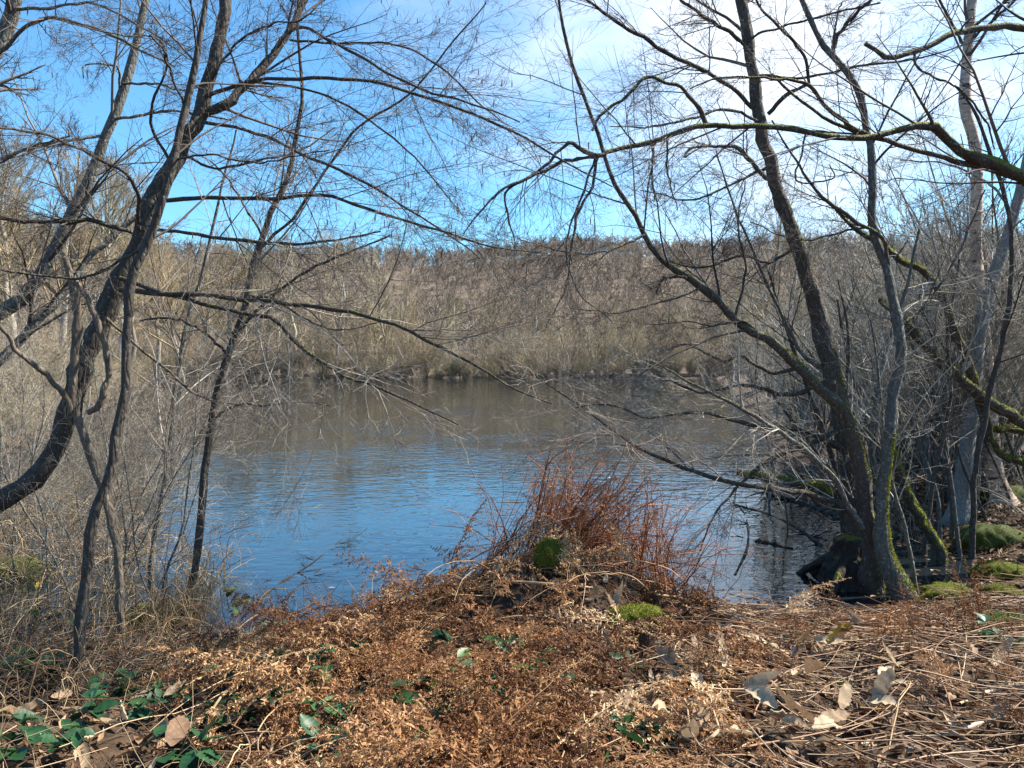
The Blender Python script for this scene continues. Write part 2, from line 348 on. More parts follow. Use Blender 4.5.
def trace(pts, d0, d1, K=24, ground=False, wob=0.24, rng=RNG):
    """(px, py, width px) rows from the base up, depth d0 -> d1: world points and radii"""
    a = np.array(pts, float); s = np.concatenate([[0], np.cumsum(np.hypot(*np.diff(a[:, :2], axis=0).T))]); s /= s[-1]
    d = d0 + (d1 - d0) * s
    w = np.array([np.append(P(x, y, dd), 0.5 * wd * dd / FPX) for (x, y, wd), dd in zip(a, d)])
    if ground:
        g = w[0].copy(); g[:2] += (w[0, :2] - w[1, :2]) * 0.12
        g[2] = min(float(gz(g[0], g[1])), WATER) - 0.1 if gz(g[0], g[1]) < WATER else float(gz(g[0], g[1])) - 0.12
        if g[2] < w[0, 2] - 0.04: w = np.concatenate([[g], w])
        else: w[0, 2] = min(w[0, 2], g[2])
    r = resample(w, K); pos, rr = r[:, :3], np.maximum(r[:, 3], 0.0012)
    n = rng.standard_normal((K, 3)); n = (n + np.roll(n, 1, 0)) / 2; n[0] = 0
    pos = pos + n * (np.minimum(wob * rr[:, None], .009) + 0.004)
    ks = rng.random(K) < .16; rr = rr * (1 + .16 * ks * rng.random(K) + .05 * rng.standard_normal(K).clip(-1.5, 1.5))
    if ground: rr = rr * (1 + 0.55 * np.exp(-np.linalg.norm(pos - pos[0], axis=1) / 0.16))
    return pos, rr
def grow(Pp, Rp, n, t=(0.15, 0.98), ln=(0.3, 0.6), absl=None, ang=(30, 60), K=7, rr=0.5, up=0.0, wig=0.14, flat=0.5, rmin=0.0011, taper=0.8, lmax=9, rng=RNG):
    Nn, K0, _ = Pp.shape
    idx = np.repeat(np.arange(Nn), n); m = len(idx)
    tt = rng.uniform(*t, m); f = tt * (K0 - 1); k = np.clip(f.astype(int), 0, K0 - 2); fr = (f - k)[:, None]
    a, b = Pp[idx, k], Pp[idx, k + 1]
    p0 = a + (b - a) * fr; T = norm(b - a)
    r0 = Rp[idx, k] * (1 - fr[:, 0]) + Rp[idx, k + 1] * fr[:, 0]
    L0 = np.linalg.norm(np.diff(Pp, axis=1), axis=2).sum(1)[idx]
    L = rng.uniform(*ln, m) * L0 * (1 - 0.55 * tt) if absl is None else rng.uniform(*absl, m)
    L = np.minimum(L, lmax)
    v = rng.standard_normal((m, 3)); v[:, 2] *= (1 - flat); v = norm(v - (v * T).sum(1, keepdims=True) * T)
    an = np.radians(rng.uniform(*ang, m))[:, None]
    D = norm(np.cos(an) * T + np.sin(an) * v)
    pts = [p0]; st = (L / (K - 1))[:, None]; upv = np.array([0, 0, 1.0])
    for i in range(K - 1):
        pts.append(pts[-1] + D * st)
        D = norm(D + wig * rng.standard_normal((m, 3)) + up * upv / (K - 1) * 2)
    Pn = np.stack(pts, 1)
    rs = np.maximum(np.minimum(r0 * rr, 0.5 * r0 + 0.02), rmin)
    Rn = np.maximum(rs[:, None] * (1 - taper * np.linspace(0, 1, K))[None], rmin * 0.75)
    return Pn, Rn
def crown(acc, Pp, Rp, levels, sides=(5, 4, 3, 3), rng=RNG, keep=False, mat=0):
    out = []
    for i, lv in enumerate(levels):
        Pp, Rp = grow(Pp, Rp, rng=rng, **lv)
        acc.tubes(Pp, Rp, sides[min(i, len(sides) - 1)], mat=mat, rng=rng); out.append((Pp, Rp))
    return out

# ------------------------------------------------------------------ the wood on the far side: hill, far trees, shore thickets
def far_tree(kind, h, rng):
    """trunk and crown geometry of one bare tree standing at the origin"""
    tr, cr = Acc(), Acc()
    if kind in ('tree', 'willow'):
        K = 12; z = np.linspace(0, 1, K)
        lean = rng.normal(0, 0.06, 2); wob = np.cumsum(rng.normal(0, 0.012, (K, 2)), 0)
        pts = np.stack([(lean[0] * z + wob[:, 0]) * h, (lean[1] * z + wob[:, 1]) * h, z * h * 0.86 - 0.15], 1)
        R = 0.0155 * h * (1 - 0.86 * z)
        tr.tubes(pts, R, 7, 0.05, rng=rng); P0, R0 = pts[None], R[None]
        lv = [dict(n=26, t=(0.22, 0.99), ln=(0.28, 0.5), ang=(22, 55), K=7, rr=0.5, up=0.28, flat=0.3, rmin=0.012, wig=0.10),
              dict(n=9, t=(0.15, 0.98), ln=(0.3, 0.55), ang=(20, 55), K=5, rr=0.6, up=0.25, flat=0.2, rmin=0.008, wig=0.14),
              dict(n=7, t=(0.2, 1.0), ln=(0.35, 0.7), ang=(20, 50), K=4, rr=0.7, up=0.2, flat=0.1, rmin=0.006, wig=0.16)]
        if kind == 'willow':
            lv[0]['n'] = 32; lv[1]['n'] = 11; lv[2]['n'] = 8
    else:
        K = 10; m = 9 if kind == 'shrub' else 12; z = np.linspace(0, 1, K)[None, :, None]
        a = rng.uniform(0, 2 * np.pi, m); sp = rng.uniform(0.12, 0.55, m); hh = h * rng.uniform(0.6, 1.0, m)
        d = np.stack([np.cos(a) * sp, np.sin(a) * sp, np.ones(m)], 1); d = norm(d)
        b = np.stack([np.cos(a) * 0.12, np.sin(a) * 0.12, np.full(m, -0.12)], 1) * h * 0.15
        P0 = b[:, None] + d[:, None] * z * hh[:, None, None]
        P0[:, :, :2] *= (0.75 + 0.5 * z ** 1.5); P0 += np.cumsum(rng.normal(0, 0.012 * h, (m, K, 3)), 1) * 0.35
        R0 = (0.0075 * hh)[:, None] * (1 - 0.82 * np.linspace(0, 1, K))[None]
        tr.tubes(P0, R0, 5, rng=rng)
        lv = [dict(n=14, t=(0.08, 0.99), ln=(0.25, 0.5), ang=(18, 55), K=6, rr=0.55, up=0.2, flat=0.2, rmin=0.008, wig=0.14),
              dict(n=8, t=(0.15, 0.98), ln=(0.3, 0.6), ang=(20, 55), K=4, rr=0.65, up=0.15, flat=0.1, rmin=0.006, wig=0.18)]
        if kind == 'thicket':
            for q_ in lv: q_['rmin'] = 0.004; q_['n'] = q_['n'] * 3 // 4
            lv.append(dict(n=4, t=(0.2, 1), ln=(0.3, 0.7), ang=(20, 60), K=4, rr=0.7, up=0.1, flat=0.1, rmin=0.003, wig=0.2))
    crown(cr, P0, R0, lv, sides=(4, 3, 3), rng=rng)
    return tr, cr
def make_proto(name, kind, h, tm, cm, seed):
    rng = np.random.default_rng(seed); tr, cr = far_tree(kind, h, rng)
    r = bpy.data.objects.new(name, None); C.objects.link(r); BASE[r.name] = np.zeros(3)
    tr.obj('trunk', tm, r); cr.obj('crown', cm, r)
    return r
PROTO = {k: [make_proto(nm, kd, h, tm, cm, 100 + 7 * i + s) for i in range(nn)] for s, (k, nm, kd, h, tm, cm, nn) in enumerate((
    ('tree', 'bare_tree', 'tree', 11.0, M['far_trunk'], M['far_crown'], 5),
    ('shrub', 'bare_shrub', 'shrub', 5.0, M['far_trunk'], M['far_crown'], 4),
    ('willow', 'willow_tree', 'willow', 10.0, M['far_trunk'], M['olive_crown'], 3),
    ('brush', 'low_shrub', 'brush', 2.6, M['far_trunk'], M['far_crown'], 4),
    ('thicket', 'bare_bush', 'thicket', 3.4, M['lichen'], M['grey_twig'], 4)))}
USED = set()
def plant(kind, x, y, sc, label, cat, group, rng):
    pr = PROTO[kind][rng.integers(len(PROTO[kind]))]
    loc = (x, y, float(gz(x, y))); rz = rng.uniform(0, 6.28)
    if pr.name in USED: return place_copy(pr, loc, rz, sc, label, cat, group)
    USED.add(pr.name); pr.location = loc; pr.rotation_euler = (0, 0, rz); pr.scale = (sc,) * 3
    return tag(pr, label, cat, group)

rng = np.random.default_rng(21)
for px in np.linspace(95, 790, 110):                               # low growth overhanging the water's edge
    y = 80.6 + rng.uniform(0, 1.6); x = (px + rng.uniform(-5, 5) - 512) / FPX * y
    plant('brush', x, y, rng.uniform(0.6, 1.3), 'low bare bush overhanging the waterline on the far shore', 'bush', 'low bushes along the far waterline', rng)
for k in range(46):                                                # and along the left shore
    y = 8 + 62 * (k / 46) ** 1.4; x = np.interp(y, [7, 10, 17, 40, 81], [-6.8, -11.5, -11, -20, -37]) - rng.uniform(-.2, 1.6)
    plant('brush', x, y, rng.uniform(0.5, 0.95), 'low bare bush on the waterline of the left shore', 'bush', 'low bushes along the left waterline', rng)
for px in np.linspace(110, 770, 120):                                # shrubs at the water's far edge
    y = 81.6 + rng.uniform(0, 4.0); x = (px + rng.uniform(-8, 8) - 512) / FPX * y
    plant('shrub', x, y, rng.uniform(0.5, 1.3), 'bare many stemmed shrub leaning over the far edge of the pond', 'shrub', 'shrubs along the far shore', rng)
for row, (y0, y1, n) in enumerate(((86, 92, 34), (92, 102, 36), (102, 118, 40))):
    for px in np.linspace(60, 800, n):
        y = rng.uniform(y0, y1); x = (px + rng.uniform(-14, 14) - 512) / FPX * y
        plant('tree', x, y, rng.uniform(0.62, 1.0) * (1.0 - 0.05 * row), 'slender bare grey tree in the wood across the pond', 'tree', 'trees of the wood on the far bank', rng)
for px, y, sc in ((15, 38, 1.18), (58, 44, 1.35), (100, 50, 1.3), (-40, 34, 1.15), (135, 60, 1.2), (185, 68, 1.3), (225, 76, 1.4), (-90, 30, 1.0), (30, 56, 1.75), (80, 64, 1.6), (0, 48, 1.5), (120, 74, 1.7), (160, 80, 1.5)):
    x = (px - 512) / FPX * y; sc *= 1.22
    plant('willow', x, y, sc * rng.uniform(0.95, 1.05), 'yellowish brown bushy crowned tree behind the leaning trunks on the left shore', 'tree', 'yellowish trees on the left shore', rng)
for px, y, sc in ((265, 82, 1.25), (300, 84, 1.4), (335, 83, 1.3), (385, 85, 1.1), (350, 90, 1.5), (280, 92, 1.6), (240, 88, 1.5), (318, 96, 1.65), (375, 98, 1.5), (205, 90, 1.6), (405, 92, 1.15)):
    x = (px - 512) / FPX * y
    plant('tree', x, y, sc, 'tall bare brown tree where the far bank meets the left shore', 'tree', 'tall trees at the far left corner of the pond', rng)
for k in range(26):                                                # left shore scrub
    y = rng.uniform(13, 60); x = np.interp(y, [10, 17, 40, 81], [-12, -11, -20, -37]) - rng.uniform(0.2, 5)
    plant('shrub', x, y, rng.uniform(0.45, 0.85), 'bare brown shrub along the left shore of the pond', 'shrub', 'shrubs on the left shore', rng)
for k in range(20):                                                # right shore scrub, grey
    y = 9.8 + 36 * (k / 20) ** 1.4 + rng.uniform(-.5, .5); x = np.interp(y, [9.4, 11, 14, 30, 79], [4.6, 4.4, 4.9, 9, 21]) + rng.uniform(0.7, 1.0 + 0.12 * y)
    plant('thicket', x, y, rng.uniform(0.75, 1.25), 'grey leafless bush in the dense thicket on the right bank', 'bush', 'bushes of the right bank thicket', rng)
for k in range(9):
    y = rng.uniform(11.2, 14.5); x = (885 + 165 * (k + rng.random()) / 9 - 512) / FPX * y
    plant('thicket', x, y, rng.uniform(1.25, 1.7), 'tall grey leafless bush standing behind the birch on the right bank', 'bush', 'tall bushes behind the birch', rng)
for k in range(30):
    y = rng.uniform(18, 78); x = np.interp(y, [11, 14, 30, 79], [4.3, 4.8, 9, 21]) + rng.uniform(0.5, 9)
    plant('tree', x, y, rng.uniform(0.42, 0.8), 'thin bare grey tree rising from the right bank thicket', 'tree', 'trees of the right bank wood', rng)
# the wood on the hill reads as one mass
for k in range(16):
    y = rng.uniform(10, 27); x = np.interp(y, [10, 17, 40], [-11.5, -11.2, -20]) - rng.uniform(0, 6)
    plant('brush', x, y, rng.uniform(0.6, 1.1), 'bushy brown scrub on the left bank behind the curved trunk', 'bush', 'scrub on the left bank', rng)
rng = np.random.default_rng(5); acc = Acc()
nT = 3700; yy = np.concatenate([np.sqrt(rng.uniform(100 ** 2, 283 ** 2, 2900)), rng.uniform(250, 284, 800)]); pxs = rng.uniform(-120, 1150, nT); xx = (pxs - 512) / FPX * yy
zz = gz(xx, yy); hh = rng.uniform(6.5, 9.0, nT) * (1 - .35 * sst(215, 270, yy)); K = 6; s_ = np.linspace(0, 1, K)
Pt = np.stack([xx[:, None] + np.cumsum(rng.normal(0, .12, (nT, K)), 1), yy[:, None] + 0 * s_, zz[:, None] + hh[:, None] * 0.85 * s_], -1)
Rt = (0.011 * hh)[:, None] * (1 - 0.85 * s_); acc.tubes(Pt, Rt, 3, rng=rng)
tintT = rng.random(nT)
P1, R1 = grow(Pt, Rt, 16, t=(0.04, 0.99), ln=(0.3, 0.6), ang=(20, 60), K=4, rr=0.5, up=0.25, flat=0.2, rmin=0.04, rng=rng)
acc.tubes(P1, R1, 3, rng=rng, tint=np.clip(np.repeat(tintT, 16) + rng.normal(0, .1, nT * 16), 0, 1))
P2, R2 = grow(P1, R1, 6, t=(0.2, 0.99), ln=(0.4, 0.7), ang=(15, 50), K=3, rr=0.7, up=0.25, flat=0.2, rmin=0.04, rng=rng)
acc.tubes(P2, R2, 3, rng=rng, tint=np.clip(np.repeat(tintT, 96) + rng.normal(0, .1, nT * 96), 0, 1))
tag(acc.obj('hill_wood', M['hill_crown']), 'purplish brown leafless wood covering the hill behind the pond', 'wood', kind='stuff')

# ------------------------------------------------------------------ near trees, traced
ALDER = [dict(n=9, t=(0.16, 0.98), ln=(0.30, 0.70), ang=(25, 60), K=9, rr=0.36, flat=0.45, wig=0.085, lmax=2.0),
         dict(n=8, t=(0.12, 0.98), ln=(0.3, 0.65), ang=(25, 60), K=7, rr=0.55, flat=0.3, wig=0.12, lmax=0.9),
         dict(n=5, t=(0.15, 1.0), ln=(0.35, 0.7), ang=(25, 60), K=5, rr=0.7, flat=0.2, wig=0.2, lmax=0.35)]
def levels(n=(9, 8, 5), up=0.0, **k):
    out = []
    for lv, c in zip(ALDER, n): out.append(dict(lv, n=c, up=up, **k))
    return out
def traced_tree(name, label, cat, trunk, d, bark_m, limbs=(), twig_m='twig', top_twigs=None, limb_tw=None, limb_m=None, ground=True, seed=0, K=40, sides=14, group=None, rough=0.07):
    """trunk rows (px,py,w) base first; limbs: (rows, d0, d1[, tw, material])"""
    rng = np.random.default_rng(1000 + seed)
    pos, rr = trace([(a_, b_, c_ * .88) for a_, b_, c_ in trunk], d[0], d[1], K, ground, rng=rng)
    t = thing(name, label, cat, pos[0], group)
    Acc().tubes(pos, rr, sides, rough, rng=rng).obj('trunk', M[bark_m], t)
    cr = Acc(); cp = Acc(); made = []
    if top_twigs:
        n0 = int(K * top_twigs[0]); crown(cr, pos[None, n0:], rr[None, n0:], top_twigs[1], rng=rng)
    for L in limbs:
        lp, lr = trace([(a_, b_, c_ * .76) for a_, b_, c_ in L[0]], L[1], L[2], 30, rng=rng)
        mm = L[4] if len(L) > 4 and L[4] else (limb_m or bark_m)
        Acc().tubes(lp, lr, 8, rough, rng=rng).obj('limb', M[mm], t)
        tw = L[3] if len(L) > 3 and L[3] is not None else limb_tw
        if tw: made += crown(cp if len(L) > 5 else cr, lp[None], lr[None], tw, rng=rng)
    if cr.n: cr.obj('crown', M[twig_m], t)
    if cp.n: cp.obj('crown', M['pale_twig'], t)['label'] = 'pale lichened twigs of the low branches over the water'
    return t, pos, rr, made

def moss_fuzz(parent, pos, rr, side, seed, n=2600, power=1.0, name='moss'):
    """tufts of moss rooted on one flank of a stem, thinning out upwards"""
    rng = np.random.default_rng(seed); K = len(pos); u = rng.random(n) ** power * (K - 1.01); k = u.astype(int); f = (u - k)[:, None]
    c = pos[k] * (1 - f) + pos[k + 1] * f; r = rr[k] * (1 - f[:, 0]) + rr[k + 1] * f[:, 0]; T = norm(pos[k + 1] - pos[k])
    d = rng.standard_normal((n, 3)) + np.array(side) * 1.5; d = norm(d - (d * T).sum(1, keepdims=True) * T)
    p = c + d * (r * .97)[:, None]; D = norm(d + rng.normal(0, .6, d.shape)) * rng.uniform(.006, .024, (n, 1)); sd = norm(np.cross(D, rng.normal(0, 1, D.shape))) * .0045
    a = Acc(); a.add(np.stack([p - sd, p + sd, p + D], 1), np.arange(n * 3).reshape(-1, 3), np.repeat(np.clip(rng.normal(.6, .2, n), 0, 1), 3))
    tag(a.obj(name, M['moss'], parent, smooth=False), kind='stuff')
TW = levels((13, 10, 7)); TWs = levels((9, 8, 6)); TWd = levels((8, 8, 5), up=-0.25)
TA, pA, rA, mA = traced_tree('alder_tree', 'big dark forked trunk leaning from the left bank, long branches over the water', 'tree',
    [(-70, 550, 27), (-30, 524, 25), (0, 502, 24), (30, 482, 22), (52, 452, 21), (66, 418, 21), (78, 380, 22), (94, 340, 22), (112, 300, 22), (127, 265, 21), (142, 230, 20), (160, 190, 18), (177, 155, 17), (193, 125, 17), (203, 100, 15), (214, 60, 14), (226, 0, 12), (236, -60, 10), (250, -150, 7)],
    (6.0, 6.2), 'alder', [
     ([(190, 130, 13), (200, 112, 12), (216, 110, 12), (236, 95, 11), (256, 74, 10), (280, 45, 9), (305, 0, 8), (330, -60, 6)], 6.05, 6.6),
     ([(203, 97, 6), (247, 83, 5), (290, 79, 4.5), (342, 79, 4.3), (382, 83, 4), (425, 97, 4), (482, 117, 3.4), (529, 140, 3), (569, 164, 2.5), (612, 187, 1.6)], 6.1, 5.2),
     ([(272, 52, 4.5), (300, 27, 4), (334, 43, 4), (372, 63, 4), (425, 90, 3.5), (482, 107, 2.5), (520, 122, 1.6)], 6.3, 5.4),
     ([(290, 40, 3.4), (342, 43, 3), (399, 45, 2.6), (439, 67, 2.4), (479, 103, 2), (502, 123, 1.4)], 6.4, 6.0),
     ([(196, 122, 5), (234, 127, 4.5), (277, 140, 4), (301, 154, 4), (341, 170, 3.6), (382, 194, 3), (442, 230, 2.4), (480, 258, 1.6)], 6.0, 5.0),
     ([(160, 201, 6), (207, 197, 5.5), (267, 199, 5), (317, 195, 4.6), (342, 200, 4.4), (392, 217, 4), (449, 234, 3), (496, 249, 2), (540, 252, 1.4)], 6.0, 4.8),
     ([(250, 82, 3.5), (300, 88, 3.2), (342, 103, 3), (375, 124, 2.8), (415, 157, 2.2), (442, 190, 1.8), (462, 216, 1.2)], 6.2, 5.6),
     ([(140, 232, 5), (134, 184, 4.6), (100, 160, 4.2), (50, 137, 3.6), (0, 128, 3), (-40, 128, 2.5)], 6.0, 4.6),
     ([(150, 226, 6), (167, 230, 5), (234, 240, 4.6), (290, 244, 4), (334, 240, 3), (380, 232, 2)], 6.0, 5.2),
     ([(132, 232, 6), (90, 222, 6), (40, 222, 5.5), (0, 219, 5), (-50, 212, 4)], 6.0, 5.4),
     ([(118, 290, 7), (187, 294, 6), (234, 299, 5.6), (284, 303, 5.2), (342, 311, 5), (392, 323, 4.4), (429, 340, 4), (476, 366, 3.2), (516, 390, 2.4), (552, 404, 1.6)], 6.0, 4.9, levels((13, 11, 7)), 'limb', 1),
     ([(120, 278, 6), (187, 299, 5.5), (240, 313, 5), (274, 319, 6), (294, 340, 5.5), (311, 356, 5), (342, 375, 4), (375, 386, 3.4), (409, 401, 2.8), (459, 425, 1.6)], 6.0, 5.2, levels((15, 11, 7)), 'limb', 1),
     ([(106, 318, 4), (134, 343, 4), (167, 370, 3.5), (194, 393, 3), (214, 401, 2.6), (240, 406, 1.8), (272, 402, 1.2)], 6.0, 6.6, levels((10, 8, 6)), 'pale_stem', 1),
     ([(178, 150, 4), (215, 168, 3.4), (262, 160, 3), (300, 150, 2.2), (335, 128, 1.5)], 6.1, 6.8),
     ([(172, 165, 4), (150, 120, 3.6), (166, 70, 3), (160, 40, 2.6), (120, 35, 2.2), (60, 20, 1.5)], 6.1, 5.0),
     ([(205, 90, 3.6), (232, 48, 3), (262, 28, 2.5), (300, 20, 1.8)], 6.2, 5.4),
    ], limb_tw=TW, limb_m='limb', seed=1, K=70, sides=18)
# catkins hanging from the ends of that tree's twigs
rng = np.random.default_rng(77); ca = Acc()
tips = np.concatenate([m_[0][:, -1] for m_ in mA[1::3]]); sel = tips[(tips[:, 2] > 2.2)]
sel = sel[rng.choice(len(sel), min(260, len(sel)), replace=False)]
K = 5; s_ = np.linspace(0, 1, K); ln = rng.uniform(0.03, 0.075, len(sel))
Pc = sel[:, None] - np.array([0, 0, 1.0]) * (ln[:, None] * s_)[..., None] + np.array([1, 0, 0]) * (rng.normal(0, .006, (len(sel), 1)) * s_)[..., None]
ca.tubes(Pc, np.broadcast_to(np.array([.0012, .0036, .004, .0036, .001]), (len(sel), K)), 5, rng=rng)
tag(ca.obj('catkins', M['catkin'], TA), kind='stuff')

traced_tree('slim_tree', 'slim smooth dark stem curving up in front of the big forked trunk', 'tree',
    [(78, 690, 13), (80, 655, 12), (83, 620, 12), (89, 560, 11), (97, 518, 11), (111, 468, 11), (119, 420, 10.5), (126, 370, 10), (127, 320, 10), (130, 280, 10), (141, 254, 9.5), (152, 228, 9), (166, 190, 9), (176, 160, 8.5), (181, 120, 8), (190, 85, 7.5), (198, 45, 6.5), (206, 0, 5.5), (214, -60, 4)],
    (4.6, 4.6), 'limb', [([(146, 244, 4), (120, 262, 4), (80, 278, 3.4), (40, 276, 3), (0, 270, 2)], 4.6, 4.4), ([(176, 160, 3), (205, 155, 2.6), (260, 162, 2.2), (330, 150, 1.4)], 4.6, 4.0),
     ([(184, 105, 3), (166, 62, 3), (166, 52, 3), (150, 35, 2)], 4.6, 4.3)],
    top_twigs=(0.45, levels((6, 6, 4))), limb_tw=TWs, seed=2, K=34)
traced_tree('alder_tree', 'grey leaning trunk left of the forked one, splitting low down', 'tree',
    [(-60, 352, 16), (-15, 322, 15), (27, 293, 14), (50, 258, 13), (70, 215, 13), (88, 180, 12), (101, 148, 11), (113, 120, 10.5), (126, 80, 10), (136, 40, 9), (148, 0, 8), (160, -60, 6)],
    (8.2, 8.4), 'lichen', [([(-40, 395, 13), (0, 362, 13), (20, 340, 12), (63, 293, 11), (85, 262, 9), (120, 232, 7), (150, 205, 5)], 8.0, 8.6),
     ([(113, 120, 4), (160, 112, 3.6), (180, 112, 3), (230, 120, 2)], 8.3, 7.8), ([(122, 83, 3.5), (155, 84, 3), (182, 90, 2), (210, 86, 1.4)], 8.3, 8.0),
     ([(120, 90, 3.4), (118, 68, 3), (100, 64, 2.6), (84, 66, 2), (83, 78, 1.4)], 8.3, 7.9),
     ([(108, 135, 4), (70, 140, 4), (30, 148, 3.5), (0, 158, 3), (-30, 164, 2.4)], 8.3, 7.6)],
    top_twigs=(0.45, levels((8, 7, 5))), limb_tw=TWs, seed=3, K=30)
traced_tree('alder_tree', 'thick grey trunk cut off by the top left corner', 'tree',
    [(-190, 520, 26), (-120, 330, 22), (-60, 170, 19), (-25, 90, 17), (0, 40, 16), (14, 0, 14), (32, -60, 12)], (7.0, 7.0), 'lichen',
    [([(-12, 62, 6), (40, 20, 4.5), (100, 30, 4), (140, 50, 3), (175, 66, 2)], 7.0, 6.0), ([(-70, 190, 6), (-20, 170, 5), (20, 152, 4), (48, 142, 3), (70, 137, 2)], 7.0, 6.2),
     ([(10, 10, 5), (50, 8, 4), (95, 4, 3), (150, 32, 2.5), (190, 60, 1.5)], 7, 5.8)],
    top_twigs=(0.5, levels((8, 7, 5))), limb_tw=TW, seed=4)
traced_tree('dead_tree', 'snapped dead stem with a split top standing among the left trunks', 'dead tree',
    [(118, 560, 9), (103, 490, 9), (87, 446, 9), (76, 406, 9), (75, 366, 9), (77, 323, 9), (73, 285, 8), (67, 262, 6), (62, 250, 3)],
    (5.6, 5.6), 'pale_stem', [([(88, 413, 7), (103, 400, 8), (107, 356, 8), (97, 320, 8), (84, 292, 7), (74, 278, 5)], 5.55, 5.55), ([(72, 425, 6), (68, 403, 7), (47, 376, 7), (20, 353, 6), (0, 326, 5.5), (-25, 300, 5)], 5.6, 5.2)],
    limb_tw=None, top_twigs=(0.4, levels((4, 4, 3))), seed=5)
traced_tree('alder_tree', 'small upright tree standing in the water in front of the open pond', 'tree',
    [(188, 612, 10), (194, 575, 9), (201, 515, 8.5), (207, 453, 8.5), (212, 423, 8.5), (217, 390, 8), (225, 362, 8), (237, 330, 8), (247, 290, 7), (257, 252, 7), (270, 217, 6.5), (284, 187, 5.5), (295, 147, 5), (303, 103, 4.2), (299, 43, 3.5), (298, 0, 3), (300, -50, 2)],
    (6.6, 6.6), 'limb', [([(236, 335, 5), (260, 308, 4.2), (300, 275, 3.6), (342, 255, 3), (390, 235, 2)], 6.6, 6.0), ([(258, 250, 4.5), (294, 217, 4), (314, 187, 3.6), (342, 147, 3.2), (362, 124, 3), (409, 94, 2.6), (452, 43, 2.2), (486, 3, 1.6)], 6.6, 6.4),
     ([(212, 420, 4), (236, 405, 4), (262, 406, 3), (300, 402, 2), (330, 405, 1.4)], 6.6, 6.2, levels((10, 8, 6)), 'pale_stem'),
     ([(245, 295, 3.6), (275, 300, 3), (312, 322, 2.6), (342, 330, 2), (380, 322, 1.4)], 6.6, 6.4), ([(228, 355, 4), (200, 330, 3.5), (170, 318, 3), (140, 320, 2)], 6.6, 6.3),
     ([(262, 236, 3), (235, 190, 2.6), (215, 165, 2), (190, 150, 1.4)], 6.6, 6.6)],
    twig_m='pale_twig', top_twigs=(0.35, levels((8, 7, 5))), limb_tw=TWs, seed=6)
traced_tree('sapling', 'thin sapling with pale twigs between the left trunks and the small upright tree', 'sapling',
    [(150, 590, 6), (158, 520, 5.5), (170, 440, 5), (176, 380, 4.6), (190, 310, 4), (205, 260, 3.4), (222, 190, 2.6), (236, 130, 2)], (7.4, 7.4), 'lichen', twig_m='pale_twig', top_twigs=(0.15, levels((16, 7, 5))), seed=7)

# right side
T8, p8, r8, m8 = traced_tree('alder_tree', 'tall straight trunk rising from the dark root mass in the water, leaning left', 'tree',
    [(858, 574, 34), (858, 552, 26), (856, 520, 21), (851, 480, 20), (845, 440, 20), (838, 400, 20), (828, 360, 20), (821, 325, 19), (813, 295, 18), (804, 268, 17), (793, 235, 16), (781, 200, 15), (771, 165, 14.5), (762, 130, 14), (755, 90, 13), (749, 45, 12), (740, 0, 11), (730, -60, 9), (716, -160, 6)],
    (7.6, 7.8), 'mossy', [
     ([(752, 108, 5.5), (722, 82, 5.5), (700, 68, 5.5), (676, 57, 5.2), (636, 33, 5), (600, 10, 4), (570, -10, 3)], 7.7, 6.8, TW, 'alder'),
     ([(747, 45, 5), (728, 32, 5), (706, 18, 4), (682, 2, 3.6), (650, -20, 3)], 7.7, 7.2, TW, 'alder'),
     ([(775, 182, 5), (755, 168, 6), (738, 148, 5), (712, 147, 4), (692, 148, 3.4), (684, 158, 2.5), (700, 148, 1.6)], 7.7, 7.0, TWs, 'lichen'),
     ([(768, 114, 6), (784, 98, 5.5), (802, 87, 4.5), (809, 83, 4.5), (806, 62, 4.2), (790, 37, 4), (762, 10, 3), (750, -20, 2.4)], 7.75, 7.0, TWs, 'alder'),
     ([(760, 122, 4), (730, 110, 4), (700, 116, 3.6), (670, 124, 3), (640, 128, 2.2), (610, 126, 1.4)], 7.7, 6.8, TW, 'alder'),
     ([(752, 75, 4), (800, 78, 3.4), (860, 66, 3), (920, 58, 2.4), (980, 40, 1.6)], 7.7, 7.2, TW, 'alder'),
     ([(797, 245, 5), (770, 262, 4), (742, 256, 3.4), (700, 268, 2.6), (660, 258, 1.6)], 7.7, 7.0, TW, 'alder'),
     ([(830, 372, 6), (800, 350, 5), (770, 290, 4), (748, 240, 3.4), (728, 190, 2.6), (716, 150, 1.8)], 7.7, 7.2, TW, 'lichen'),
     ([(748, 40, 3.4), (770, 30, 3), (830, 14, 2.6), (880, 4, 2)], 7.7, 7.0, TWs, 'alder'),
     ([(771, 165, 4), (730, 185, 3), (690, 200, 2.4), (640, 190, 1.4)], 7.7, 7.2, TW, 'alder')],
    top_twigs=(0.6, levels((8, 7, 5))), seed=8, K=70, sides=18)
for k0, k1, n_ in ((3, 11, 1500), (13, 19, 1600), (20, 25, 700), (31, 35, 300)):
    moss_fuzz(T8, p8[k0:k1 + 1], r8[k0:k1 + 1], (.9, -.3, .3), k0, n_)
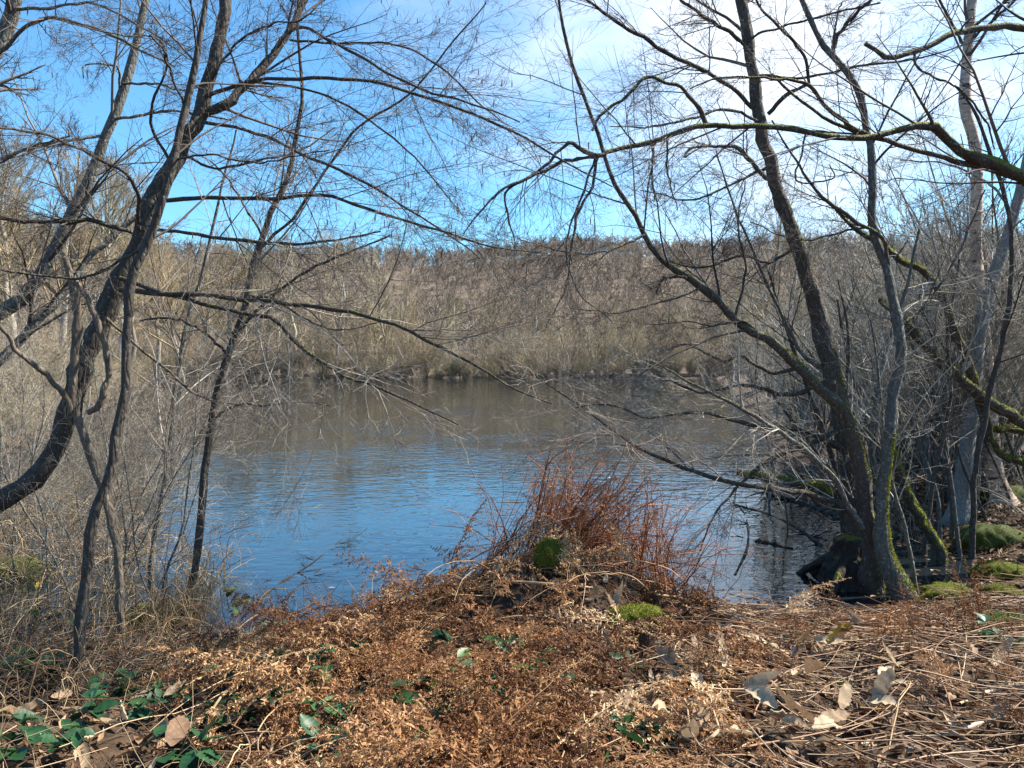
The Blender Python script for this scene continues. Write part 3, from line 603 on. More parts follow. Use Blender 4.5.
T9, p9, r9, m9 = traced_tree('alder_tree', 'slim mossy trunk arching left over the water and then straight up', 'tree',
    [(872, 585, 30), (872, 556, 22), (866, 510, 18), (862, 470, 16), (852, 428, 14), (838, 402, 12.5), (816, 383, 11.5), (792, 360, 10.5), (765, 338, 10), (732, 316, 9), (709, 293, 8.5), (692, 280, 8), (669, 268, 7), (655, 252, 6.5), (636, 217, 6), (616, 187, 5.5), (604, 155, 5), (596, 130, 4.6), (588, 112, 4.4), (576, 73, 4), (564, 33, 3.4), (559, 0, 3), (552, -50, 2)],
    (7.3, 6.4), 'mossy', [
     ([(760, 334, 4), (742, 322, 3), (722, 324, 3), (708, 326, 2.4), (690, 322, 1.6), (650, 325, 1.2)], 6.95, 6.6, TWs, 'limb'),
     ([(688, 278, 4), (668, 277, 4), (660, 282, 3.6), (656, 293, 2.5)], 6.7, 6.6, TWs, 'limb'),
     ([(702, 288, 3), (668, 300, 2.6), (620, 312, 2), (570, 308, 1.4)], 6.7, 6.2, TW, 'limb'),
     ([(645, 235, 3.4), (610, 250, 3), (570, 252, 2.4), (520, 240, 1.6)], 6.6, 6.0, TW, 'limb'),
     ([(735, 318, 3.6), (745, 270, 3), (738, 225, 2.4), (746, 180, 1.6)], 6.9, 6.8, TW, 'limb')],
    top_twigs=(0.35, levels((12, 8, 5))), seed=9, K=48, sides=12)
for k0, k1, n_ in ((1, 8, 1500), (10, 15, 900), (17, 20, 500)):
    moss_fuzz(T9, p9[k0:k1 + 1], r9[k0:k1 + 1], (.8, -.3, .7), 40 + k0, n_)
# the mossy bough that crosses the sky from a tree just outside the picture
TB, pB, rB, mB = traced_tree('oak_tree', 'tree at the right edge whose dark mossy bough reaches across the sky', 'tree',
    [(1180, 560, 40), (1165, 430, 34), (1140, 300, 30), (1105, 215, 28), (1090, 130, 22), (1085, 20, 18), (1070, -120, 12)], (6.2, 6.2), 'mossy', [
     ([(1108, 205, 22), (1060, 188, 18), (1022, 176, 15), (990, 162, 16), (965, 154, 14), (948, 140, 12), (930, 126, 12), (905, 129, 8.5), (870, 137, 8.5), (850, 140, 8.5), (820, 135, 8), (780, 128, 7.6), (740, 127, 7.6), (710, 125, 7.4), (684, 130, 7), (660, 138, 6.6), (630, 147, 6.4), (604, 154, 5.5)], 6.2, 5.6, levels((9, 8, 5), up=-0.12), 'very_mossy'),
     ([(1080, 205, 14), (1024, 182, 9), (975, 166, 8), (930, 153, 6.5), (880, 141, 6.5), (845, 128, 5), (809, 107, 4), (776, 77, 2.6)], 6.2, 5.9, levels((7, 7, 5)), 'mossy'),
     ([(868, 135, 6), (849, 124, 6), (826, 107, 5), (809, 86, 5), (790, 80, 4), (756, 78, 3), (720, 78, 2.4), (690, 88, 1.8)], 5.95, 5.6, TWs, 'mossy'),
     ([(606, 153, 6), (596, 156, 6), (580, 149, 6), (569, 143, 5), (560, 150, 4), (536, 174, 3.8), (508, 190, 3.2), (507, 215, 2.6), (514, 240, 1.8)], 5.6, 5.3, levels((9, 8, 5), up=-0.3), 'limb'),
     ([(600, 156, 4), (569, 160, 4.6), (536, 174, 4), (502, 190, 3.2), (472, 222, 2), (462, 236, 1.4)], 5.6, 5.2, levels((9, 8, 5), up=-0.3), 'limb'),
     ([(598, 156, 4), (592, 185, 3.8), (576, 217, 3.4), (571, 250, 2.6), (565, 290, 1.8), (545, 330, 1.2)], 5.6, 5.3, levels((8, 7, 5), up=-0.3), 'limb'),
     ([(597, 155, 3.6), (585, 190, 3), (566, 240, 2.4), (578, 290, 2), (612, 322, 1.4)], 5.6, 5.2, levels((7, 6, 4), up=-0.3), 'limb'),
     ([(706, 124, 6.5), (700, 112, 6), (692, 98, 5.5), (684, 88, 4.6), (663, 81, 4.6), (644, 78, 4.6), (626, 97, 4.2), (608, 110, 4), (599, 117, 3.6), (592, 130, 3)], 5.75, 5.5, levels((8, 7, 5)), 'mossy'),
     ([(668, 135, 3), (667, 165, 2.6), (672, 190, 2), (678, 210, 1.4)], 5.7, 5.6, levels((5, 5, 4), up=-0.3), 'limb'),
     ([(655, 140, 3), (652, 170, 2.6), (655, 200, 1.8)], 5.65, 5.6, levels((5, 5, 4), up=-0.3), 'limb'),
     ([(806, 133, 3), (800, 160, 2.6), (796, 180, 2.4), (812, 182, 2.2), (834, 178, 2), (830, 165, 1.4)], 5.8, 5.7, levels((5, 5, 4)), 'limb')],
    limb_m='mossy', top_twigs=(0.5, levels((6, 6, 4))), seed=10, K=24, sides=14)
traced_tree('oak_tree', 'tree beyond the right edge whose broken mossy branch ends in the upper right sky', 'tree',
    [(1215, 470, 34), (1180, 250, 28), (1150, 90, 24), (1130, -80, 18)], (8.4, 8.4), 'mossy', [
     ([(1150, 80, 14), (1090, 45, 11), (1024, 27, 9), (976, 28, 8.5), (955, 33, 8), (935, 44, 7.5), (914, 52, 7), (889, 57, 6.5), (878, 52, 6), (866, 44, 5.5)], 8.4, 7.6, levels((5, 6, 4)), 'mossy'),
     ([(914, 52, 3.5), (920, 70, 3), (960, 90, 2.6), (985, 120, 2.6), (995, 150, 1.6)], 7.8, 7.6, levels((6, 6, 4)), 'limb')], seed=11)
traced_tree('birch_tree', 'birch with cream and pinkish peeling bark and dark bands by the right edge', 'tree',
    [(1004, 506, 26), (1000, 488, 19), (994, 460, 17), (990, 420, 16), (987, 380, 15), (984, 343, 14), (979, 300, 13.5), (976, 256, 13), (976, 200, 12), (976, 150, 12), (971, 128, 11.5), (965, 108, 11), (965, 90, 11), (969, 50, 10.5), (973, 0, 9.5), (978, -60, 8), (984, -180, 5)],
    (10.0, 10.3), 'birch', [([(969, 55, 4), (945, 10, 3.4), (925, -40, 2.6)], 10.2, 10.6), ([(970, 40, 4), (1010, 5, 3), (1050, -40, 2.2)], 10.2, 9.6)], twig_m='twig', limb_m='limb', limb_tw=TWs, top_twigs=(0.55, levels((16, 8, 5))), seed=12, K=40, sides=14)
traced_tree('ash_tree', 'smooth pale grey trunk leaning right just in front of the birch', 'tree',
    [(958, 512, 24), (963, 485, 18), (968, 440, 16), (974, 395, 15), (978, 345, 14.5), (984, 308, 14), (994, 275, 13), (1004, 250, 12.5), (1014, 215, 12), (1024, 175, 11), (1040, 120, 10), (1060, 40, 8), (1080, -60, 6)],
    (9.6, 9.4), 'grey', [([(1014, 215, 4), (990, 185, 3), (950, 165, 2.4), (900, 160, 1.6)], 9.4, 9.0), ([(985, 305, 4), (960, 270, 3), (930, 240, 2.4), (900, 190, 1.6)], 9.5, 9.8)], twig_m='grey_twig', limb_tw=TW, top_twigs=(0.5, levels((8, 7, 5))), seed=13, K=34)
T7, p7, r7, m7 = traced_tree('alder_tree', 'slender tree with a pale lower trunk and a moss covered foot curving in the water', 'tree',
    [(908, 604, 26), (900, 590, 25), (890, 570, 21), (883, 550, 18), (881, 525, 14), (882, 500, 13), (886, 470, 12), (891, 443, 12), (896, 395, 11.5), (899, 350, 11.5), (896, 308, 11), (884, 262, 10), (874, 238, 9.5), (872, 214, 9), (872, 165, 8.5), (866, 124, 8), (859, 97, 7.5), (842, 67, 7), (822, 43, 6.5), (810, 18, 6), (801, 0, 5.5), (788, -40, 4)],
    (7.0, 7.4), 'lichen', [([(832, 57, 5), (839, 33, 5), (862, 7, 4.4), (876, -4, 3.6), (900, -20, 2.6)], 7.35, 7.2, TWs), ([(832, 55, 3), (836, 22, 2.6), (842, 2, 2)], 7.35, 7.5, TWs),
     ([(893, 290, 6), (882, 240, 5), (849, 217, 5), (820, 195, 4), (795, 160, 3), (772, 120, 2)], 7.2, 7.0, TW, 'mossy'), ([(897, 330, 4), (930, 300, 3.4), (960, 250, 2.8), (985, 190, 2)], 7.2, 7.6, TW),
     ([(873, 225, 3), (850, 230, 2.6), (800, 240, 2), (750, 222, 1.4)], 7.3, 6.8, TW)], limb_m='limb', top_twigs=(0.5, levels((9, 7, 5))), seed=14, K=44)
moss_fuzz(T7, p7[:13], r7[:13], (.8, -.45, .35), 1, 5200, 1.25)
TD = traced_tree('dead_tree', 'short broken mossy stem leaning between the pale footed tree and the bank', 'dead tree',
    [(940, 552, 12), (928, 532, 10), (914, 508, 10), (902, 480, 10), (893, 454, 9), (890, 446, 4)], (8.2, 8.0), 'very_mossy', seed=15)
moss_fuzz(TD[0], TD[1], TD[2], (.9, -.2, .6), 72, 2600)
traced_tree('sapling', 'thin dark sapling bending beside the birch at the right edge', 'sapling',
    [(975, 470, 6), (982, 430, 6), (990, 395, 6), (1000, 355, 5.5), (1008, 306, 5.5), (1011, 256, 5), (1008, 214, 5), (999, 177, 4.5), (985, 140, 4), (975, 110, 3), (955, 85, 2)], (8.4, 8.2), 'alder', top_twigs=(0.3, levels((8, 6, 4))), seed=16)
traced_tree('fallen_branch', 'pale thin branch sloping down through the thicket to the water on the right', 'branch',
    [(862, 528, 5.5), (852, 510, 6), (829, 473, 6), (799, 446, 5.5), (765, 423, 5), (735, 405, 4), (682, 378, 2.6), (650, 360, 1.6)], (7.0, 6.4), 'lichen', twig_m='grey_twig', top_twigs=(0.3, levels((10, 8, 5))), seed=17, ground=False)
traced_tree('fallen_branch', 'long bare branch with pale twigs hanging low over the middle of the water', 'branch',
    [(858, 516, 9), (820, 496, 7), (770, 488, 6), (720, 480, 5), (680, 466, 4.4), (649, 453, 4), (619, 436, 3.4), (589, 413, 2.6), (556, 390, 1.8), (530, 372, 1.3)], (7.3, 6.2), 'limb', twig_m='pale_twig', top_twigs=(0.25, levels((14, 9, 6), up=0.12)), seed=18, ground=False)
for k, (rows, d) in enumerate((([(919, 600, 5), (905, 530, 4.5), (889, 462, 4), (880, 390, 3), (872, 320, 2)], 7.2), ([(931, 531, 7), (910, 495, 6.5), (891, 464, 6), (868, 420, 5), (850, 370, 4), (838, 300, 2.5)], 8.2),
        ([(876, 543, 5), (852, 500, 5), (831, 471, 4.5), (800, 430, 3.5), (770, 390, 2.4)], 7.2), ([(938, 505, 5), (922, 450, 5), (905, 384, 4.5), (895, 320, 3.6), (880, 240, 2.6)], 8.8), ([(952, 505, 4.5), (945, 450, 4.5), (930, 384, 4), (905, 330, 3), (890, 280, 2)], 9.0),
        ([(848, 566, 9), (840, 500, 8), (826, 440, 7), (808, 390, 5), (786, 330, 4), (768, 270, 2.6)], 7.9), ([(870, 560, 8), (880, 500, 7), (872, 440, 6), (880, 370, 5), (902, 300, 3.6), (918, 230, 2.4)], 7.6),
        ([(925, 540, 5), (935, 470, 5), (950, 400, 4.4), (948, 330, 3.5), (960, 260, 2.4)], 8.6), ([(885, 545, 6), (862, 470, 5), (846, 410, 4.4), (850, 340, 3.4), (838, 280, 2.4)], 7.8))):
    traced_tree('sapling', 'thin leaning stem in the tangle around the mossy trunks at the water', 'sapling', rows, (d, d + .2), ('lichen', 'mossy', 'alder')[k % 3], twig_m=('grey_twig', 'twig')[k % 2], top_twigs=(0.2, levels((13, 8, 5), up=.08)), seed=80 + k, K=24, sides=8, group='thin leaning stems around the mossy trunks')
for k, (lb, rows, d0, d1) in enumerate((
    ('bare branch reaching left from the dark trunk just above the long low one', [(846, 450, 7), (800, 430, 5), (750, 425, 4.4), (700, 412, 3.6), (650, 418, 2.8), (610, 405, 2), (575, 408, 1.3)], 7.6, 6.6),
    ('thin drooping branch dipping to the water right of the reddish clump', [(842, 430, 6), (800, 448, 5), (765, 462, 4), (735, 490, 3), (712, 520, 2), (700, 552, 1.3)], 7.6, 6.8),
    ('twiggy branch leaning out at mid height from the mossy trunks', [(832, 380, 6), (790, 395, 5), (745, 385, 4), (700, 392, 3), (662, 380, 2), (630, 388, 1.3)], 7.7, 7.4),
    ('crooked branch with many twigs rising left from the arching trunk', [(800, 368, 5), (770, 372, 4), (740, 356, 3.4), (722, 362, 3), (690, 345, 2.2), (668, 350, 1.4)], 7.0, 7.2))):
    traced_tree('bare_bough', lb, 'branch', rows, (d0, d1), 'limb', twig_m='pale_twig' if k % 2 else 'grey_twig', top_twigs=(0.15, levels((20, 12, 7))), seed=50 + k, ground=False)
TL = traced_tree('mossy_log', 'mossy fallen log lying just above the water left of the dark trunk foot', 'log',
    [(864, 506, 16), (842, 497, 15), (816, 487, 13), (782, 480, 11), (755, 476, 8), (735, 474, 5)], (8.2, 9.0), 'very_mossy', twig_m='twig', top_twigs=(0.2, levels((5, 5, 3))), seed=19, ground=False)
moss_fuzz(TL[0], TL[1], TL[2], (.1, -.2, 1.1), 71, 3000)
for k, (rows, d0, d1, mt) in enumerate((
    ([(1040, 432, 12), (1024, 423, 12), (992, 404, 12), (965, 383, 11), (932, 352, 10), (906, 325, 8), (880, 300, 5)], 9.0, 8.6, 'mossy'),
    ([(990, 440, 10), (975, 385, 10), (960, 345, 9), (946, 303, 9), (929, 276, 8), (896, 256, 7), (860, 232, 5), (835, 210, 3)], 9.2, 8.2, 'very_mossy'),
    ([(1060, 440, 8), (1024, 431, 8), (1005, 429, 7), (985, 430, 5)], 9.4, 9.4, 'very_mossy'),
    ([(1070, 480, 9), (1024, 463, 8), (1002, 455, 7), (992, 440, 5)], 9.2, 9.4, 'very_mossy'))):
    tb_ = traced_tree('leaning_bough', ('lichen grey bough with a mossy flank slanting down to the right behind the birch', 'very mossy bough climbing to the left through the right bank thicket',
        'short level mossy bough end at the right edge behind the birch foot', 'mossy bough sloping to the birch foot from the right edge')[k], 'branch', rows, (d0, d1), mt, top_twigs=(0.3, levels((6, 6, 4))) if k < 2 else None, twig_m='grey_twig', seed=30 + k, ground=False)
    moss_fuzz(tb_[0], tb_[1], tb_[2], (.2, -.2, 1.0), 60 + k, 2600)
# slender stems of the thicket, each a sapling
rng = np.random.default_rng(64)
SAP = (('grey', 'grey_twig'), ('lichen', 'grey_twig'), ('alder', 'twig'))
for k in range(42):
    px = 765 + 320 * ((k + rng.uniform(0, 1)) / 42); d = rng.uniform(8.5, 15); gx_ = (px - 512) / FPX * d
    if pond_sd([gx_], [d])[0] < -0.6: d = 9.0 + rng.uniform(0, 1); 
    zb = float(gz((px - 512) / FPX * d, d)); pyb = H_ / 2 + (CAM_Z - zb) / d * FPX - 27
    h = rng.uniform(2.2, 5.0) / d * FPX; lean = rng.normal(-0.12, 0.28); w0 = rng.uniform(0.025, 0.05) / d * FPX
    rows = [(px + lean * h * s + rng.normal(0, 5) * (s > 0) + 0.18 * lean * h * s * s, pyb - h * s, w0 * (1 - 0.8 * s)) for s in np.linspace(0, 1, 7)]
    bm, tm = SAP[k % 3]
    traced_tree('sapling', 'slender bare grey sapling in the thicket behind the mossy trunks on the right bank', 'sapling', rows, (d, d + rng.uniform(-.6, .6)), bm, twig_m=tm, top_twigs=(0.15, levels((15, 8, 5), up=0.1)), seed=200 + k, K=18, sides=7, group='saplings of the right bank thicket')
for k in range(26):
    px = rng.uniform(-60, 235); d = rng.uniform(6.0, 11)
    zb = float(gz((px - 512) / FPX * d, d)); pyb = H_ / 2 + (CAM_Z - max(zb, WATER - .1)) / d * FPX - 27
    h = rng.uniform(1.6, 3.2) / d * FPX; lean = rng.normal(0.1, 0.3); w0 = rng.uniform(0.015, 0.03) / d * FPX
    rows = [(px + lean * h * s + rng.normal(0, 5) * (s > 0), pyb - h * s, w0 * (1 - 0.8 * s)) for s in np.linspace(0, 1, 7)]
    traced_tree('sapling', 'thin pale twigged sapling among the trunks on the left bank', 'sapling', rows, (d, d + rng.uniform(-.4, .4)), 'lichen', twig_m='pale_twig', top_twigs=(0.12, levels((15, 8, 5), up=0.02)), seed=300 + k, K=18, sides=6, group='saplings of the left bank')
# ------------------------------------------------------------------ ground cover of the near bank
def rotm(yaw, pitch, roll):
    cy, sy, cp, sp, cr, sr = np.cos(yaw), np.sin(yaw), np.cos(pitch), np.sin(pitch), np.cos(roll), np.sin(roll)
    o, z = np.ones_like(cy), np.zeros_like(cy)
    def m(*r): return np.stack([np.stack(x, -1) for x in r], -2)
    return m((cy, -sy, z), (sy, cy, z), (z, z, o)) @ m((cp, z, -sp), (z, o, z), (sp, z, cp)) @ m((o, z, z), (z, cr, -sr), (z, sr, cr))
def scatter(acc, proto, pos, yaw, pitch, roll, sc, tint, mat=0):
    """copies of one small piece, merged into an uncountable cover"""
    v, f, tv = proto; n = len(pos)
    R = rotm(yaw, pitch, roll)
    V = np.einsum('nij,vj->nvi', R, v) * np.asarray(sc)[:, None, None] + pos[:, None]
    F = (np.arange(n)[:, None, None] * len(v) + f[None]).reshape(-1, f.shape[1])
    T = np.clip(np.asarray(tint)[:, None] + tv[None], 0, 1)
    acc.add(V, F, T.ravel(), mat)
def surf(x, y, e=0.05):
    """height, and slope angles of the ground"""
    z = gz(x, y); return z, (gz(x + e, y) - z) / e, (gz(x, y + e) - z) / e
def frond(rng, L=1.0, npin=15, curl=1.0):
    """one dead bracken frond along +X: stalk, side ribs and shrivelled leaflets"""
    a = Acc(); K = 14; s = np.linspace(0, 1, K)
    rp = np.stack([s * L, 0.05 * np.cumsum(rng.normal(0, .35, K)) * s, 0.10 * s - (0.30 + 0.15 * rng.random()) * s ** 2 * curl], 1)
    a.tubes(rp, 0.0042 * (1 - 0.8 * s), 3, tint=-0.12, rng=rng)
    ss = np.repeat(np.linspace(0.22, 0.98, npin), 2); sg = np.tile([1., -1.], npin)
    k = np.clip((ss * (K - 1)).astype(int), 0, K - 2); fr = (ss * (K - 1) - k)[:, None]
    p0 = rp[k] + (rp[k + 1] - rp[k]) * fr; T = norm(rp[k + 1] - rp[k])
    Y = np.stack([np.zeros_like(ss), sg, rng.normal(0, .35, len(ss))], 1)
    D = norm(0.55 * T + Y + rng.normal(0, .2, Y.shape))
    ln = 0.30 * (1 - ((ss - .2) / .82) ** 1.4).clip(0.06, 1) * rng.uniform(0.6, 1.1, len(ss)); Kp = 7
    pts = [p0]
    for i in range(Kp - 1):
        pts.append(pts[-1] + D * (ln / (Kp - 1))[:, None]); D = norm(D + rng.normal(0, .22, D.shape) + np.array([0.05, 0, -0.30 * curl]))
    PP = np.stack(pts, 1); a.tubes(PP, np.repeat((0.0021 * (1 - 0.6 * np.linspace(0, 1, Kp)))[None], len(ss), 0), 3, tint=-0.05, rng=rng)
    m = 14; u = np.tile(np.repeat(np.linspace(0.08, 0.98, m), 2), len(ss)); ii = np.repeat(np.arange(len(ss)), 2 * m); sd = np.tile([1., -1.], m * len(ss))
    k = np.clip((u * (Kp - 1)).astype(int), 0, Kp - 2); fr = (u * (Kp - 1) - k)[:, None]
    q = PP[ii, k] + (PP[ii, k + 1] - PP[ii, k]) * fr; T = norm(PP[ii, k + 1] - PP[ii, k])
    side = norm(np.cross(T, np.array([0, 0, 1.]) + rng.normal(0, .38, T.shape))) * sd[:, None]
    D = norm(0.7 * T + side + rng.normal(0, .2, T.shape)); l = (0.15 * ln[ii] * (1 - 0.75 * u) + 0.008) * rng.uniform(.5, 1.2, len(u)); w = l * 0.13 + 0.0010
    Wd = norm(np.cross(D, rng.normal(0, 1, D.shape))) * w[:, None]
    mid = q + D * (l * 0.55)[:, None] + rng.normal(0, .15, D.shape) * l[:, None]
    tip = mid + norm(D + rng.normal(0, .5, D.shape)) * (l * 0.5)[:, None]
    V = np.stack([q - Wd * .6, q + Wd * .6, mid + Wd, mid - Wd, tip], 1); n = len(u)
    b = np.arange(n)[:, None] * 5
    tl = np.repeat(rng.normal(0, .10, n), 5)
    a.add(V, np.concatenate([b + np.array([[0, 1, 2, 3]]), b + np.array([[3, 2, 4, 4]])]), tl)
    return np.concatenate(a.v), np.concatenate(a.f), np.concatenate(a.t)
def leaf_piece(rng, w=0.6, curl=0.5, n=5, serr=0.0):
    """one leaf of length 1 along +X, folded along its midrib"""
    s = np.linspace(0, 1, n); half = w * 0.5 * np.sin(np.pi * np.clip(s, 0.03, 0.985) ** 0.8) ** 0.85
    if serr: half = half * (1 + serr * np.where(np.arange(n) % 2 == 0, -1, 1)); half[-1] = 0.01
    bend = curl * (rng.normal(0, .25) * s + rng.normal(0, .5) * s ** 2); f1, f2 = rng.uniform(0.1, 0.5, 2) * (1 + curl)
    rows = []
    for sg, ff in ((-1, f1), (0, 0), (1, f2)):
        hw = half * abs(sg); rows.append(np.stack([s, sg * hw * np.cos(ff), bend + hw * np.sin(ff) + curl * rng.normal(0, .04, n)], 1))
    v = np.stack(rows, 1).reshape(-1, 3)
    i = np.arange(n - 1)[:, None] * 3; f = np.concatenate([i + np.array([[0, 1, 4, 3]]), i + np.array([[1, 2, 5, 4]])])
    return v, f, np.zeros(len(v))
def bank_points(n, rng, x=(-3.2, 5.0), y=(2.1, 7.2), dens=None, dmin=0.02):
    px = rng.uniform(*x, n); py = rng.uniform(*y, n); k = pond_sd(px, py) > dmin
    if dens is not None: k &= rng.random(n) < dens(px, py)
    return px[k], py[k]
def pix_of(x, y, z):
    d = y * CP - (z - CAM_Z) * SP; u = y * SP + (z - CAM_Z) * CP
    return W_ / 2 + x / d * FPX, H_ / 2 - u / d * FPX

rng = np.random.default_rng(11)
# fallen leaves pressed on the ground
lit = Acc(); protos = [leaf_piece(rng, rng.uniform(.45, .7), 0.9, 4) for _ in range(8)]
x, y = bank_points(34000, rng, x=(-5.0, 8.0), y=(1.9, 12)); z, sx, sy = surf(x, y)
for i, pr in enumerate(protos):
    k = np.arange(len(x)) % 8 == i; n = k.sum()
    scatter(lit, pr, np.stack([x, y, z + rng.uniform(0.004, 0.035, len(x))], 1)[k], rng.uniform(0, 6.28, n), rng.normal(0, .35, n), rng.normal(0, .5, n), rng.uniform(.035, .095, n), rng.beta(1.5, 2.2, n))
tag(lit.obj('leaf_litter', M['litter'], smooth=False), 'brown fallen leaves littering the ground of the near bank', 'leaf litter', kind='stuff')

fl = Acc(); x, y = rng.uniform(-5.5, 5.5, 9000), rng.uniform(4.8, 12, 9000); dd_ = pond_sd(x, y); k_ = (dd_ < -.02) & (rng.random(9000) < np.exp(dd_ / .35)); x, y = x[k_], y[k_]; n = len(x)
scatter(fl, leaf_piece(rng, .55, .15, 4), np.stack([x, y, np.full(n, WATER + .006)], 1), rng.uniform(0, 6.28, n), rng.normal(0, .05, n), rng.normal(0, .05, n), rng.uniform(.03, .075, n), rng.beta(1.2, 2.6, n))
tag(fl.obj('floating_leaves', M['litter'], smooth=False), 'dead leaves floating along the muddy margin of the pond', 'floating leaves', kind='stuff')

# collapsed dead bracken on the point of land
def br_dens(x, y):
    px, py = pix_of(x, y, gz(x, y))
    left = sst(205, 300, px + (py - 700) * 0.35); right = 1 - 0.88 * sst(640, 750, px)
    for ex, ey, ew, eh in ((550, 580, 36, 40), (642, 645, 66, 48), (775, 735, 90, 45), (475, 722, 40, 30), (690, 585, 40, 22), (575, 755, 40, 25), (615, 690, 30, 20), (735, 660, 50, 30), (375, 700, 38, 20), (300, 745, 40, 22), (430, 640, 26, 12), (560, 715, 26, 16), (660, 740, 30, 20)):
        left = left * (1 - 0.93 * np.exp(-((px - ex) / ew) ** 4 - ((py - ey) / eh) ** 4))
    return np.clip(left * right, 0.0, 1)
br = Acc(); protos = [frond(np.random.default_rng(300 + i), curl=rng.uniform(.6, 1.6)) for i in range(9)]
x, y = bank_points(1900, rng, x=(-2.4, 4.6), y=(2.2, 6.9), dens=br_dens); z, sx, sy = surf(x, y)
for i, pr in enumerate(protos):
    k = np.arange(len(x)) % 9 == i; n = k.sum(); yaw = rng.uniform(0, 6.28, n)
    slope = sx[k] * np.cos(yaw) + sy[k] * np.sin(yaw)
    scatter(br, pr, np.stack([x, y, z + rng.uniform(0.0, 0.12, len(x)) * (1 - .6 * sst(4.4, 5.4, y))], 1)[k], yaw, np.arctan(slope) + rng.normal(0.08, .30, n), rng.normal(0, .6, n), rng.uniform(.40, .85, n), np.clip(rng.normal(.43, .2, n) + .27 * np.sin(3.7 * x[k] + 1.3 * y[k]) * np.sin(4.3 * y[k] - 2.1 * x[k] + 1), .02, 1))
x, y = bank_points(330, rng, x=(-2.0, 1.6), y=(2.4, 4.8), dens=br_dens); z, sx, sy = surf(x, y)      # the topmost, longest fronds arch over the heap
for i, pr in enumerate(protos):
    k = np.arange(len(x)) % 9 == i; n = k.sum(); yaw = rng.uniform(0, 6.28, n)
    scatter(br, pr, np.stack([x, y, z + rng.uniform(0.05, 0.12, len(x))], 1)[k], yaw, rng.normal(0.20, .22, n), rng.normal(0, .5, n), rng.uniform(.6, 1.0, n), np.clip(rng.normal(.46, .24, n), .05, 1))
x, y = bank_points(900, rng, x=(-2.2, 2.6), y=(2.3, 5.9), dens=br_dens); n = len(x); z = gz(x, y); K = 8; s = np.linspace(0, 1, K)
yaw = rng.uniform(0, 6.28, n); L = rng.uniform(.25, .8, n); el = np.clip(rng.normal(.2, .28, n), -.4, .55)
Pn = np.stack([x[:, None] + np.cos(yaw)[:, None] * L[:, None] * s, y[:, None] + np.sin(yaw)[:, None] * L[:, None] * s, (z + rng.uniform(.03, .12, n))[:, None] + L[:, None] * (np.tan(el)[:, None] * s - .5 * s ** 2)], -1) + np.cumsum(rng.normal(0, .006, (n, K, 3)), 1)
br.tubes(Pn, rng.uniform(.0018, .0042, (n, 1)) * (1 - .4 * s), 4, tint=np.where(rng.random(n) < .55, rng.uniform(.75, 1, n), rng.uniform(0, .35, n)), rng=rng)
tag(br.obj('dead_bracken', M['bracken'], smooth=False), 'collapsed rusty brown dead bracken covering the point of land', 'bracken', kind='stuff')

# flattened dead stalks, mostly to the right
def st_dens(x, y):
    px, py = pix_of(x, y, gz(x, y)); return 0.22 + 0.78 * sst(620, 760, px) * 1.0
st = Acc(); x, y = bank_points(2100, rng, x=(-2.2, 5.2), y=(2.2, 6.9), dens=st_dens); z, _, _ = surf(x, y); n = len(x); K = 7
yaw = rng.normal(-0.45, .75, n); L = rng.uniform(.25, 1.1, n); s = np.linspace(-.5, .5, K)
cx_ = x[:, None] + np.cos(yaw)[:, None] * L[:, None] * s + 0.08 * rng.normal(0, 1, (n, 1)) * (4 * s * s - 1) * L[:, None]
cy_ = y[:, None] + np.sin(yaw)[:, None] * L[:, None] * s
cz_ = np.maximum(gz(cx_, cy_), WATER) ; cz_ = 0.5 * cz_ + 0.5 * cz_.mean(1, keepdims=True) + rng.uniform(.015, .15, (n, 1)) + rng.normal(0, .07, (n, 1)) * s
st.tubes(np.stack([cx_, cy_, cz_], -1), rng.uniform(.0016, .0046, (n, 1)) * np.linspace(1, .6, K), 4, tint=rng.beta(2, 2, n), rng=rng)
tag(st.obj('dead_stalks', M['stalk']), 'flattened mat of dry bracken stalks on the right of the near bank', 'dead stalks', kind='stuff')

# fine dry grass and broken twigs over the left bank
tw = Acc(); x, y = bank_points(1700, rng, x=(-4.6, -0.9), y=(2.4, 7.2), dmin=-0.5); n = len(x); z = np.maximum(gz(x, y), WATER)
d = norm(np.stack([rng.normal(0.1, .9, n), rng.normal(0, .6, n), rng.uniform(0.0, .9, n)], 1)); L = rng.uniform(.12, .55, n); s = np.linspace(0, 1, 6)
Pn = np.stack([x, y, z], 1)[:, None] + d[:, None] * (L[:, None] * s)[..., None]; Pn[:, :, 2] -= (L[:, None] * rng.uniform(0, .35, (n, 1)) * s * s); Pn += np.cumsum(rng.normal(0, .006, (n, 6, 3)), 1)
tw.tubes(Pn, rng.uniform(.0011, .0026, (n, 1)) * np.linspace(1, .5, 6), 3, tint=rng.beta(1.2, 2.0, n), rng=rng)
tag(tw.obj('dry_stems', M['cane']), 'tangle of fine dry grass and broken twigs over the wet left bank', 'dry stems', kind='stuff')

